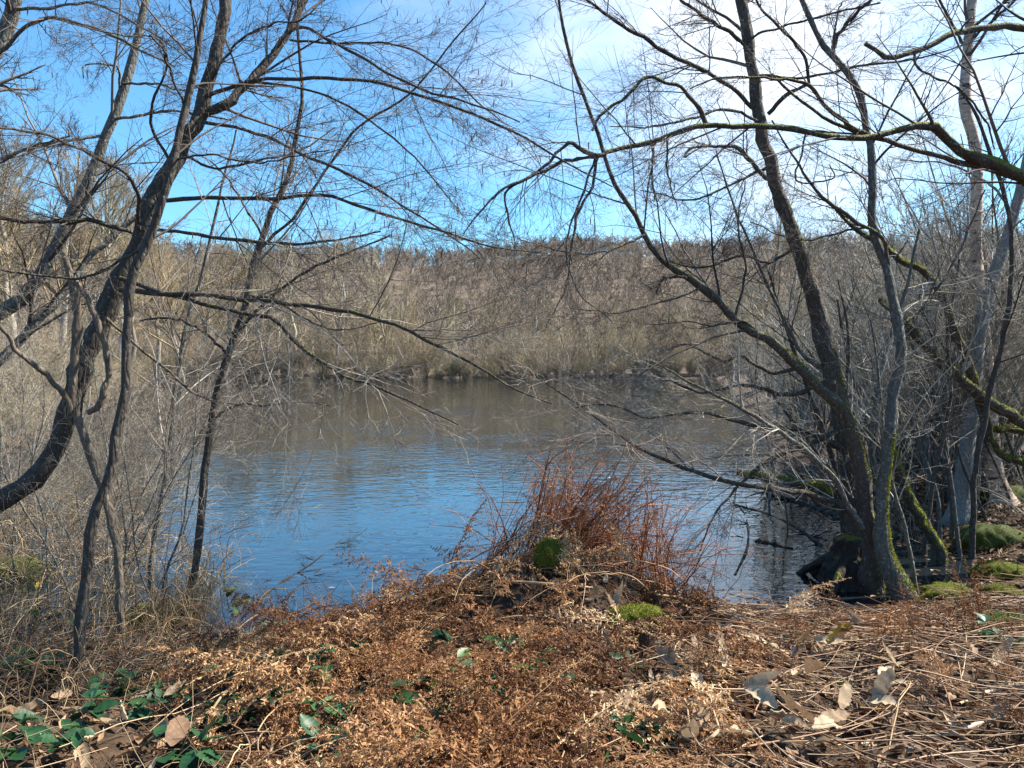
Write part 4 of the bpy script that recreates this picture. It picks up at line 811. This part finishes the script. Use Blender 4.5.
# ------------------------------------------------------------------ tangles of pale canes on the left bank
def cane_clump(label, px, py, d, n, h, spread, lean, seed, mt='cane', r=(.0028, .0066), cat='thicket', nm='bramble_thicket', group='bare bramble tangles of the left bank', side=2):
    rng = np.random.default_rng(seed); b = P(px, py, d); b[2] = max(float(gz(b[0], b[1])), WATER - 0.05); n = int(n * 1.6)
    t = thing(nm, label, cat, b, group)
    K = 12; s = np.linspace(0, 1, K)
    az_ = rng.uniform(0, 2 * np.pi, n); out = rng.uniform(.2, 1.0, n) * spread; hh = h * rng.uniform(.45, 1.1, n)
    root = b + np.stack([rng.normal(0, .28 * spread, n), rng.normal(0, .28 * spread, n), np.full(n, -.02)], 1)
    arch = np.where(rng.random(n) < .5, rng.uniform(.4, .8, n), rng.uniform(.9, 1.7, n))[:, None]
    Pn = root[:, None] + np.stack([(np.cos(az_) * out + lean)[:, None] * s ** 1.3, (np.sin(az_) * out)[:, None] * s ** 1.3, hh[:, None] * (arch * s - (arch - .35) * s ** 2.2)], -1)
    Pn += np.cumsum(rng.normal(0, .011, (n, K, 3)), 1)
    Rn = rng.uniform(*r, n)[:, None] * (1 - .6 * s)
    tn = rng.beta(1.2, 1.9, n)
    a = Acc(); a.tubes(Pn, Rn, 4, tint=tn, rng=rng)
    P1, R1 = grow(Pn, Rn, side, t=(.25, .95), absl=(.1, .4), ang=(30, 75), K=6, rr=.7, up=.1, wig=.2, flat=.2, rng=rng); a.tubes(P1, R1, 3, tint=np.repeat(tn, side), rng=rng)
    P2, R2 = grow(P1, R1, 3, t=(.3, 1), absl=(.04, .14), ang=(30, 70), K=4, rr=.8, wig=.2, flat=.1, rng=rng); a.tubes(P2, R2, 3, tint=np.repeat(tn, side * 3), rng=rng)
    a.obj('canes', M[mt], t); return t
for k, (px, py, d, n, h, sp, ln) in enumerate(((20, 640, 5.4, 34, 1.0, .7, .1), (60, 560, 6.4, 40, 1.25, .8, .1), (120, 600, 6.0, 34, 1.0, .7, .2), (180, 600, 6.3, 26, 1.1, .55, -.05), (160, 670, 5.0, 24, .75, .7, .2),
        (30, 500, 7.8, 40, 1.4, .9, .2), (110, 520, 8.2, 36, 1.3, .9, .1), (235, 640, 5.5, 18, .7, .6, .1), (70, 710, 4.3, 18, .7, .5, .1), (-40, 560, 6.0, 30, 1.4, .7, .2), (195, 540, 7.6, 26, 1.2, .6, 0.), (-10, 450, 10, 40, 1.7, 1.2, .3), (80, 470, 10.5, 40, 1.5, 1.2, .2))):
    cane_clump('tangle of pale leafless canes at the water beside the dark left trunks', px, py, d, n, h, sp, ln, 400 + k)
for k, (px, py, d) in enumerate(((10, 660, 4.9), (55, 640, 5.2), (100, 680, 4.7), (140, 640, 5.6), (200, 670, 5.0), (250, 655, 5.3), (-20, 700, 4.4), (175, 700, 4.5))):
    cane_clump('low brown tangle of bramble canes crossing the wet ground of the left bank', px, py, d, 18, .55, .8, .15, 480 + k, 'bramble_stem', (.002, .0045), 'brambles', 'bramble_thicket', 'low bramble tangles of the left bank')
cane_clump('curtain of straw coloured stems hanging round the foot of the small upright tree', 200, 600, 6.55, 46, 1.15, .35, 0.0, 440, 'straw', (.0015, .003), 'stems', 'straw_tuft', None, 1)
for k, (px, py, d) in enumerate(((905, 530, 9.3), (935, 500, 10.5), (1010, 480, 9.5), (880, 500, 11))):
    cane_clump('thin grey brushwood among the mossy trunks at the right water edge', px, py, d, 16, 1.5, 1.0, -.2, 460 + k, 'grey_twig', (.0018, .004), 'brushwood', 'bare_bush', 'brushwood at the right water edge')

# ------------------------------------------------------------------ the upright reddish clump at the tip of the point
rng = np.random.default_rng(51); cb = P(585, 578, 6.1); cb[2] = float(gz(cb[0], cb[1]))
RC = thing('dead_fern_clump', 'upright clump of reddish brown dead fern stems at the tip of the point', 'fern clump', cb)
n = 380; K = 9; s = np.linspace(0, 1, K); bx = np.where(rng.random(n) < .55, rng.normal(.42, .22, n), rng.normal(-.40, .24, n)); by = np.where(bx < 0, rng.normal(-.30, .12, n), rng.normal(.0, .16, n)); bx = np.where(bx < 0, bx, bx - .1)
root = np.stack([cb[0] + bx, cb[1] + by, gz(cb[0] + bx, cb[1] + by) - .03], 1); hh = .32 + .72 * rng.beta(1.5, 1.3, n)
lx = np.where(bx < -.1, rng.normal(.36, .25, n), rng.normal(-.06, .26, n)); bend = rng.normal(0, .34, (n, 1)) * (rng.random((n, 1)) < .65)
Pn = root[:, None] + np.stack([lx[:, None] * s + bend * s ** 3, rng.normal(0, .16, (n, 1)) * s, hh[:, None] * (s - .22 * np.abs(bend) * 4 * s ** 4 * .6)], -1) + np.cumsum(rng.normal(0, .013, (n, K, 3)), 1)
Rn = rng.uniform(.0028, .0066, (n, 1)) * (1 - .6 * s); a = Acc(); tn = rng.beta(1.1, 1.3, n); a.tubes(Pn, Rn, 4, tint=tn, rng=rng)
tag(a.obj('stems', M['red_stalk'], RC), kind='stuff')
a = Acc(); P1, R1 = grow(Pn, Rn, 5, t=(.3, 1), absl=(.05, .24), ang=(30, 90), K=5, rr=.6, up=-.3, wig=.25, flat=.1, rng=rng); a.tubes(P1, R1, 3, rng=rng)
P2, R2 = grow(P1, R1, 4, t=(.2, 1), absl=(.015, .05), ang=(30, 80), K=3, rr=.9, wig=.3, flat=.1, rng=rng); a.tubes(P2, R2 * 1.5, 3, rng=rng)
tag(a.obj('side_shoots', M['red_stalk'], RC), kind='stuff')

for k in range(34):
    pr = frond(rng, curl=1.0); a = Acc(); i_ = rng.integers(n); j_ = rng.integers(4, 8)
    scatter(a, pr, Pn[i_, j_][None], np.array([rng.uniform(0, 6.28)]), np.array([rng.normal(.1, .5)]), np.array([rng.normal(0, .6)]), [rng.uniform(.2, .36)], [rng.uniform(.05, .4)])
    a.obj('frond', M['bracken'], RC, smooth=False)

# single fronds one can tell apart
def fern_thing(label, px, py, yaw, pitch, sc, seed, tint=.35, mt='bracken', lift=.04, n=1):
    rng = np.random.default_rng(seed); b = gxy(px, py); t = thing('dead_fern', label, 'fern', b)
    for k in range(n):
        pr = frond(rng, curl=.45); a = Acc()
        scatter(a, pr, (b + np.array([rng.normal(0, .05), rng.normal(0, .05), lift]))[None], np.array([yaw + rng.normal(0, .4) * (k > 0)]), np.array([pitch + rng.normal(0, .15) * (k > 0)]), np.array([rng.normal(0, .5)]), [sc * rng.uniform(.8, 1)], [tint])
        a.obj('frond', M[mt], t, smooth=False)
fern_thing('upright rusty fern frond standing by the moss cushions at the right edge', 985, 640, 1.9, 1.35, .62, 1, .30, n=3)
fern_thing('rusty curled frond in front of the dark trunk foot', 830, 650, 1.7, 1.2, .42, 2, .28, n=3)
fern_thing('rusty frond beside the moss covered tree foot', 900, 655, 1.3, 1.0, .45, 3, .30, n=2)
fern_thing('arching brown frond reaching left over the blue water from the mound', 440, 610, 2.9, .42, .80, 4, .42, n=2)
fern_thing('small brown frond standing against the water at the left foot of the mound', 330, 640, 2.4, .8, .5, 5, .35, n=2)
fern_thing('short brown frond rising from the stalks near the right corner', 1000, 700, 1.2, .9, .38, 6, .32, n=2)
fern_thing('pinkish thin frond at the water between the mound and the dark trunk', 715, 618, 1.5, 1.2, .40, 7, .2, n=3)

# long single stalks lying across the bracken
def stalk(label, pts, w, mt='stalk', tint=.6, nm='fallen_stalk', lift=.07, d=None):
    rng = np.random.default_rng(int(pts[0][0] * 3 + pts[0][1])); w3 = []
    for px, py in pts:
        g = gxy(px, py); dg = g[1] * CP - (g[2] - CAM_Z) * SP; w3.append(P(px, py, d0_) if (d0_ := d) else P(px, py, dg - lift / max(0.15, (py - 357) / FPX) * .55))
    p = resample(np.array(w3), 16) + np.cumsum(rng.normal(0, .0025, (16, 3)), 0); a = Acc()
    dm = np.linalg.norm(p.mean(0)); a.tubes(p, 0.5 * w * dm / FPX * np.linspace(1, .6, 16), 6, tint=tint, rng=rng)
    o = a.obj(nm, M[mt], loc=p[0]); return tag(o, label, 'stalk')
stalk('long straight brown stalk crossing the mound behind the moss lump', [(498, 581), (560, 586), (640, 593), (720, 605), (790, 612)], 3)
stalk('long brown stalk running to the right edge below the tree feet', [(680, 622), (760, 619), (860, 610), (940, 606), (1024, 610)], 3, tint=.35)
stalk('stalk running right from the mossy stump over the stalk mat', [(560, 618), (620, 620), (690, 625), (780, 624), (850, 622)], 3, tint=.5)
stalk('thick pale stalk slanting across the stalk mat to the lower right corner', [(690, 630), (760, 655), (850, 685), (930, 720), (1010, 765)], 4, tint=.55)
stalk('pale stalk end sticking out at the right edge', [(1030, 683), (990, 693), (960, 703)], 4, tint=.95)
stalk('whitish stalk rising to the right edge near the corner', [(960, 730), (995, 718), (1030, 713)], 5, tint=1.0)
stalk('bent pale stalk arching over the bottom left of the bracken', [(340, 725), (357, 721), (390, 745), (425, 770)], 4, tint=.9, lift=.2)
stalk('bent brown stem rising over the dark hollow in the bracken', [(455, 745), (475, 715), (520, 702), (580, 698), (630, 697)], 3.4, tint=.5, lift=.16)
stalk('reddish straight stem leaning to the right over the dark hollow', [(418, 695), (450, 728), (492, 757)], 4, tint=.45, lift=.18)
stalk('thin yellowish stalk curving beside the dark wet hollow', [(206, 742), (210, 715), (230, 690), (290, 650)], 2.6, 'cane', .6, lift=.15)
stalk('stalk lying flat over the lower right stalk mat', [(760, 672), (830, 668), (900, 690), (965, 725)], 3, tint=.65)
stalk('brown stalk lying across the pale leaves at the bottom', [(690, 710), (770, 713), (840, 716), (900, 745)], 3, tint=.4)
stalk('dark twig in the bottom right corner', [(960, 768), (995, 755), (1030, 742)], 4, tint=.05)
stalk('straight thin stalk leaning out over the water left of the reddish clump', [(470, 560), (500, 545), (545, 527), (575, 519)], 2, tint=.6, d=5.5)

# bottom leaves one can tell apart
def big_leaf(label, px, py, ln, yaw, pitch, roll, mt, tint, seed, w=.6, nm='fallen_leaf', group=None, lift=.10):
    lift += .035
    ln *= 1.5
    rng = np.random.default_rng(seed); g = gxy(px, py); a = Acc()
    scatter(a, leaf_piece(rng, w, .8, 14, .06), (g + np.array([0, -.02, lift]))[None], np.array([yaw]), np.array([pitch]), np.array([roll]), [ln], [tint])
    o = a.obj(nm, M[mt], loc=g); return tag(o, label, 'leaf', group)
big_leaf('large greyish brown dead leaf lying at the bottom edge', 812, 752, .15, 2.6, .25, .2, 'pale_leaf', .25, 1, .55)
big_leaf('curled yellow dead leaf on the stalk mat', 828, 664, .13, .5, .55, -.5, 'yellow_leaf', .6, 2, .6)
big_leaf('pale cream dead leaf folded beside the large greyish one', 775, 738, .12, 2.3, .5, -.6, 'pale_leaf', .9, 3, .5)
big_leaf('long bleached strip of leaf under the stalks on the slope', 735, 655, .26, 5.75, -.1, .3, 'pale_leaf', .95, 4, .22)
big_leaf('bleached curled leaf at the bottom edge left of the large greyish one', 750, 765, .12, 2.9, .4, .5, 'pale_leaf', .85, 5, .5)
big_leaf('pale leaf standing on edge near the cream folded leaf', 742, 712, .10, .3, .1, .9, 'pale_leaf', .8, 6, .45)
big_leaf('small yellow heart shaped leaf hanging in the canes by the slim stem', 38, 610, .05, 1.6, 1.2, 1.4, 'yellow_leaf', 1.0, 7, .8, lift=.16)
big_leaf('yellowish leaf under the right flank of the mossy stump', 601, 665, .07, .3, .4, .3, 'yellow_leaf', .7, 8, .7)
big_leaf('bluish pale leaf among the stalks above the cream folded leaf', 800, 700, .09, 4.0, .3, .2, 'pale_leaf', .6, 9, .5)
rng = np.random.default_rng(91)
for k in range(70):
    px = rng.uniform(600, 1000) if k < 55 else rng.uniform(20, 200); py = rng.uniform(628, 766) if k < 55 else rng.uniform(690, 766)
    big_leaf('dry pale brown leaf lying among the stalks of the near bank', px, py, rng.uniform(.06, .13), rng.uniform(0, 6.28), rng.normal(.1, .35), rng.normal(0, .5), 'pale_leaf', rng.uniform(0, .95), 200 + k, rng.uniform(.4, .65), group='dry pale leaves among the stalks', lift=rng.uniform(.03, .12))

# ------------------------------------------------------------------ bramble sprigs with green leaves
def bramble(label, px, py, leaves, h, seed, size=.06, tint=.4, lean=0.0):
    rng = np.random.default_rng(seed); g = gxy(px, py); h = h * .6 + (.05 if py > 742 else .10) + (.04 if label.startswith('small bramble') else 0); t = thing('bramble_sprig', label, 'bramble', g)
    K = 8; s = np.linspace(0, 1, K)
    p = g + np.stack([lean * s + .03 * np.sin(3 * s), -.05 * s, h * (1.2 * s - .3 * s ** 2) - .02 * (1 - s)], 1) + np.cumsum(rng.normal(0, .004, (K, 3)), 0)
    Acc().tubes(p, .0026 * (1 - .5 * s), 5, tint=.5, rng=rng).obj('stem', M['bramble_stem'], t)
    for k in range(leaves):
        u = rng.uniform(.35, 1) if k else 1.0; q = p[min(K - 1, int(u * (K - 1)))]
        yw = rng.uniform(0, 6.28); e = q + np.array([np.cos(yw), np.sin(yw), .45]) * rng.uniform(.03, .09); a = Acc()
        a.tubes(np.stack([q, (q + e) / 2 + np.array([0, 0, .008]), e]), np.array([.0012, .001, .0008]), 4, tint=.3, rng=rng, mat=1)
        for dy, sc in ((0, 1), (1.15, .82), (-1.15, .82)):
            sz = 1.9 * size * sc * rng.uniform(.8, 1.2)
            scatter(a, leaf_piece(rng, .68, .16, 15, .10), e[None], np.array([yw + dy + rng.normal(0, .15)]), np.array([rng.normal(-.1, .3)]), np.array([rng.normal(0, .4)]), [sz], [np.clip(tint + rng.normal(0, .13), 0, 1)])
        a.obj('leaf', [M['bramble'], M['bramble_stem']], t)
for k, (lb, px, py, nl, h, sz, tn) in enumerate((
    ('bramble sprig with large glossy dark green leaves at the bottom left', 150, 765, 3, .10, .075, .35), ('low bramble with bluish green leaves at the bottom edge', 200, 768, 4, .08, .07, .3),
    ('bramble leaves by the slim stem foot at the bottom left', 75, 735, 4, .12, .055, .3), ('bramble spray in the bottom left corner', 22, 762, 5, .12, .065, .3),
    ('dark bramble leaves low at the left edge', 30, 700, 4, .16, .055, .2), ('bramble shoot with yellowish green leaves against the blue water', 245, 625, 5, .30, .05, .6),
    ('bramble shoot lying on the left foot of the mound', 270, 650, 4, .14, .045, .4), ('dark bramble in the hollow on the left flank of the mound', 228, 730, 5, .12, .06, .2),
    ('bramble leaves at the bottom edge under the bent pale stalk', 310, 765, 4, .12, .06, .35), ('bramble leaves above the dark hollow in the middle', 480, 712, 5, .10, .05, .25),
    ('round glossy bramble leaf pair at the bottom middle', 575, 760, 2, .10, .065, .4), ('pointed bramble leaves right of the round glossy pair', 612, 766, 2, .10, .07, .45),
    ('small green leaves on the left slope of the bracken', 392, 672, 4, .08, .035, .45), ('yellowish green bramble leaf beside the dark hollow', 455, 768, 2, .10, .06, .85),
    ('dark green leaves behind the mossy stump base', 612, 680, 3, .07, .05, .2), ('single light green bramble leaf low at the bottom', 535, 745, 1, .10, .05, .9),
    ('high bramble shoot in front of the left trunks', 15, 470, 4, .45, .05, .5), ('green sprout on the small upright tree over the water', 214, 600, 0, .05, .03, .9),
    ('bramble with small leaves in the canes left of the slim stem', 45, 640, 5, .30, .045, .35), ('dark green leaves on the wet ground by the right edge', 1000, 650, 6, .10, .05, .25))):
    if nl: bramble(lb, px, py, nl, h, 500 + k, sz, tn, (-.03 if k % 2 else .05))

rng = np.random.default_rng(57)
for k in range(18):
    px, py = (rng.uniform(5, 230), rng.uniform(690, 768)) if k < 12 else (rng.uniform(10, 120), rng.uniform(630, 690))
    bramble('low dark green bramble leaves among the fallen leaves of the bottom left corner', px, py, int(rng.integers(3, 6)), rng.uniform(.03, .14), 600 + k, rng.uniform(.036, .058), rng.uniform(.15, .5), rng.normal(0, .06))
for k in range(26):
    px, py = rng.uniform(215, 660), rng.uniform(665, 766)
    bramble('small bramble sprig poking through the dead bracken', px, py, int(rng.integers(2, 5)), rng.uniform(.03, .08), 640 + k, rng.uniform(.040, .064), rng.uniform(.1, .65), rng.normal(0, .05))
for o in C.objects:
    if o.get('label', '').startswith('small bramble sprig poking'): o['group'] = 'bramble sprigs in the dead bracken'
    if o.get('label', '').startswith('low dark green bramble leaves'): o['group'] = 'low brambles of the bottom left corner'

# ------------------------------------------------------------------ moss
def moss(label, px, py, wpx, hpx, mt='moss', seed=0, d=None, nm='moss_cushion', sink=.25, stone=False):
    rng = np.random.default_rng(700 + seed); g = gxy(px, py)
    if d: g = P(px, py, d)
    dd = g[1] * CP - (g[2] - CAM_Z) * SP; rx = .5 * wpx * dd / FPX; rz = .8 * hpx * dd / FPX
    t = thing(nm, label, 'moss', g)
    u, v = np.meshgrid(np.linspace(0, 2 * np.pi, 28, endpoint=False), np.linspace(0.02, 2.0, 14), indexing='ij')
    ph = rng.uniform(0, 6, 6)
    bump = 1 + np.sin(v) * (.16 * np.sin(2 * u + ph[0]) + .12 * np.sin(5 * u + 4 * v + ph[1]) + .08 * np.sin(9 * u - 6 * v + ph[2]))
    X = g[0] + rx * bump * np.cos(u) * np.sin(v); Y = g[1] + rx * .8 * bump * np.sin(u) * np.sin(v); Z = g[2] + rz * bump * np.cos(v)
    V = np.stack([X, Y, Z], -1); nu, nv = u.shape
    i = np.arange(nu)[:, None]; j = np.arange(nv - 1)[None, :]
    q = np.stack([i * nv + j, i * nv + j + 1, ((i + 1) % nu) * nv + j + 1, ((i + 1) % nu) * nv + j], -1).reshape(-1, 4)
    a = Acc().add(V, q, .25); a.obj('cushion', M[mt], t)
    n = 3800; uu = rng.uniform(0, 2 * np.pi, n); vv = np.arccos(rng.uniform(-.35, 1, n))
    bb = 1 + np.sin(vv) * (.16 * np.sin(2 * uu + ph[0]) + .12 * np.sin(5 * uu + 4 * vv + ph[1]) + .08 * np.sin(9 * uu - 6 * vv + ph[2]))
    nr = np.stack([np.cos(uu) * np.sin(vv), np.sin(uu) * np.sin(vv), np.cos(vv)], 1); p = g + nr * bb[:, None] * np.array([rx, rx * .8, rz])
    D = norm(nr + rng.normal(0, .6, nr.shape)) * rng.uniform(.006, .018, (n, 1)); sd = norm(np.cross(D, rng.normal(0, 1, D.shape))) * .0022
    b = Acc(); b.add(np.stack([p - sd, p + sd, p + D], 1), np.arange(n * 3).reshape(-1, 3), np.repeat(np.clip(rng.normal(.55, .2, n), 0, 1), 3))
    b.obj('fronds', M[mt], t, smooth=False)['kind'] = 'stuff'
moss('round moss lump sitting at the top of the bracken mound', 550, 557, 31, 22, seed=1, d=5.2)
moss('flat bright moss cap on the stump right of the mound top', 636, 618, 48, 15, seed=2, d=4.6)
moss('small yellow green moss patch just behind the moss lump of the mound', 576, 578, 26, 8, seed=3, d=5.45)
moss('broad dark moss cushion high on the right bank', 990, 543, 54, 22, 'dark_moss', 4)
moss('bright moss cushion by the right edge behind the upright fern', 1000, 576, 44, 17, seed=5)
moss('low bright moss cushion touching the dark water on the right', 946, 594, 48, 12, seed=6)
moss('small bright moss cushion at the right edge below the brightest one', 1003, 596, 40, 13, seed=7)
moss('dark green moss at the right edge near the wet leaves', 1012, 630, 60, 20, 'dark_moss', 8)
moss('yellow green mossy tussock in the water by the small upright tree', 160, 618, 80, 14, seed=9)
moss('mossy hummock at the left edge under the canes', 15, 575, 60, 22, 'dark_moss', 10)
moss('moss cushion at the foot of the birch', 1010, 500, 60, 18, 'dark_moss', 11)
moss('little moss tuft on the stalk mat at the right', 842, 690, 20, 8, seed=12)
# the stump under the moss cap
rng = np.random.default_rng(31); b = P(640, 646, 4.68); b[2] = float(gz(b[0], b[1])) - .05; top = P(638, 618, 4.62)
Kz = 8; s = np.linspace(0, 1, Kz); pp = b + (top - b) * s[:, None]
pp = np.concatenate([pp, pp[-1:]]); rr = np.append(.13 - .03 * s, .004)
tag(Acc().tubes(pp, rr, 14, .08, rng=rng).obj('tree_stump', M['mossy'], loc=b), 'low rotten stump under the flat bright moss cap', 'stump')
# root mass at the dark foot of the right trunks
rng = np.random.default_rng(33); b = wxy(852, 582); t = thing('root_mound', 'dark wet root mass in the water under the right trunks', 'roots', b)
pp = b + np.array([[0, 0, -.3], [0, 0, -.05], [.0, 0, .12], [.0, .02, .30], [-.02, .02, .46], [-.02, .02, .47]]); Acc().tubes(resample(np.c_[pp, [.36, .33, .26, .19, .12, .01]], 18)[:, :3], resample(np.c_[pp, [.36, .33, .26, .19, .12, .01]], 18)[:, 3], 30, .12, rng=rng).obj('root_mass', M['root'], t)
for k in range(16):
    a_ = rng.uniform(0, 6.28); e = b + np.array([np.cos(a_), np.sin(a_), 0]) * rng.uniform(.4, .7); e[2] = WATER - .15
    Acc().tubes(resample(np.array([b + [0, 0, rng.uniform(.15, .42)], (b + e) / 2 + [0, 0, rng.uniform(.05, .22)], e]), 9), np.linspace(.075, .02, 9), 8, .10, rng=rng).obj('root', M['root'], t)

# ------------------------------------------------------------------ branches lying in the water
def water_branch(label, pts, w, seed, n=10, nm='sunken_branch'):
    if n < 2: n = 0
    rng = np.random.default_rng(seed); p = resample(np.array([wxy(*q_) for q_ in pts]), 18); p[:, 2] = WATER - .004 + rng.normal(0, .007, 18)
    d = np.linalg.norm(p.mean(0)); t = thing(nm, label, 'branch', p[0]); R = .5 * w * d / FPX * np.linspace(1, .45, 18)
    Acc().tubes(p, R, 7, .12, rng=rng).obj('stem', M['wet_wood'], t); a = Acc()
    if not n: return
    P1, R1 = grow(p[None], R[None], n, t=(.1, .98), absl=(.12, .5), ang=(25, 70), K=6, rr=.5, flat=.92, wig=.12, rmin=.0025, rng=rng); P2, R2 = grow(P1, R1, 3, t=(.2, .98), absl=(.06, .2), ang=(25, 70), K=4, rr=.6, flat=.92, rmin=.002, rng=rng)
    for i in range(n): Acc().tubes(P1[i], R1[i], 4, rng=rng).tubes(P2[3 * i:3 * i + 3], R2[3 * i:3 * i + 3], 3, rng=rng).obj('twig', M['wet_wood'], t)
water_branch('dark branch lying in the blue water left of the mound', [(258, 600), (285, 580), (312, 563), (345, 537)], 2.6, 1, 14)
water_branch('second dark branch below the first in the blue water', [(275, 618), (292, 592), (330, 562), (356, 548)], 2.2, 2, 14)
water_branch('short dark stick floating in the pale water near the dark trunk', [(757, 541), (772, 544), (792, 549)], 7, 3, 0, 'floating_stick')
water_branch('dark branch lying half sunk beside the mossy log', [(848, 520), (815, 508), (790, 500), (762, 493)], 7, 4, 12)
water_branch('wiry dark branch in the water behind the reddish clump', [(735, 575), (748, 545), (745, 515), (730, 498)], 3, 5, 14)
water_branch('dark branch spread in the water in front of the mossy log', [(838, 560), (800, 530), (770, 515), (735, 505)], 4, 6, 16)

for prs in PROTO.values():                                          # kinds that were not needed
    for pr in prs:
        if pr.name not in USED:
            for ch in list(pr.children): bpy.data.objects.remove(ch)
            bpy.data.objects.remove(pr)
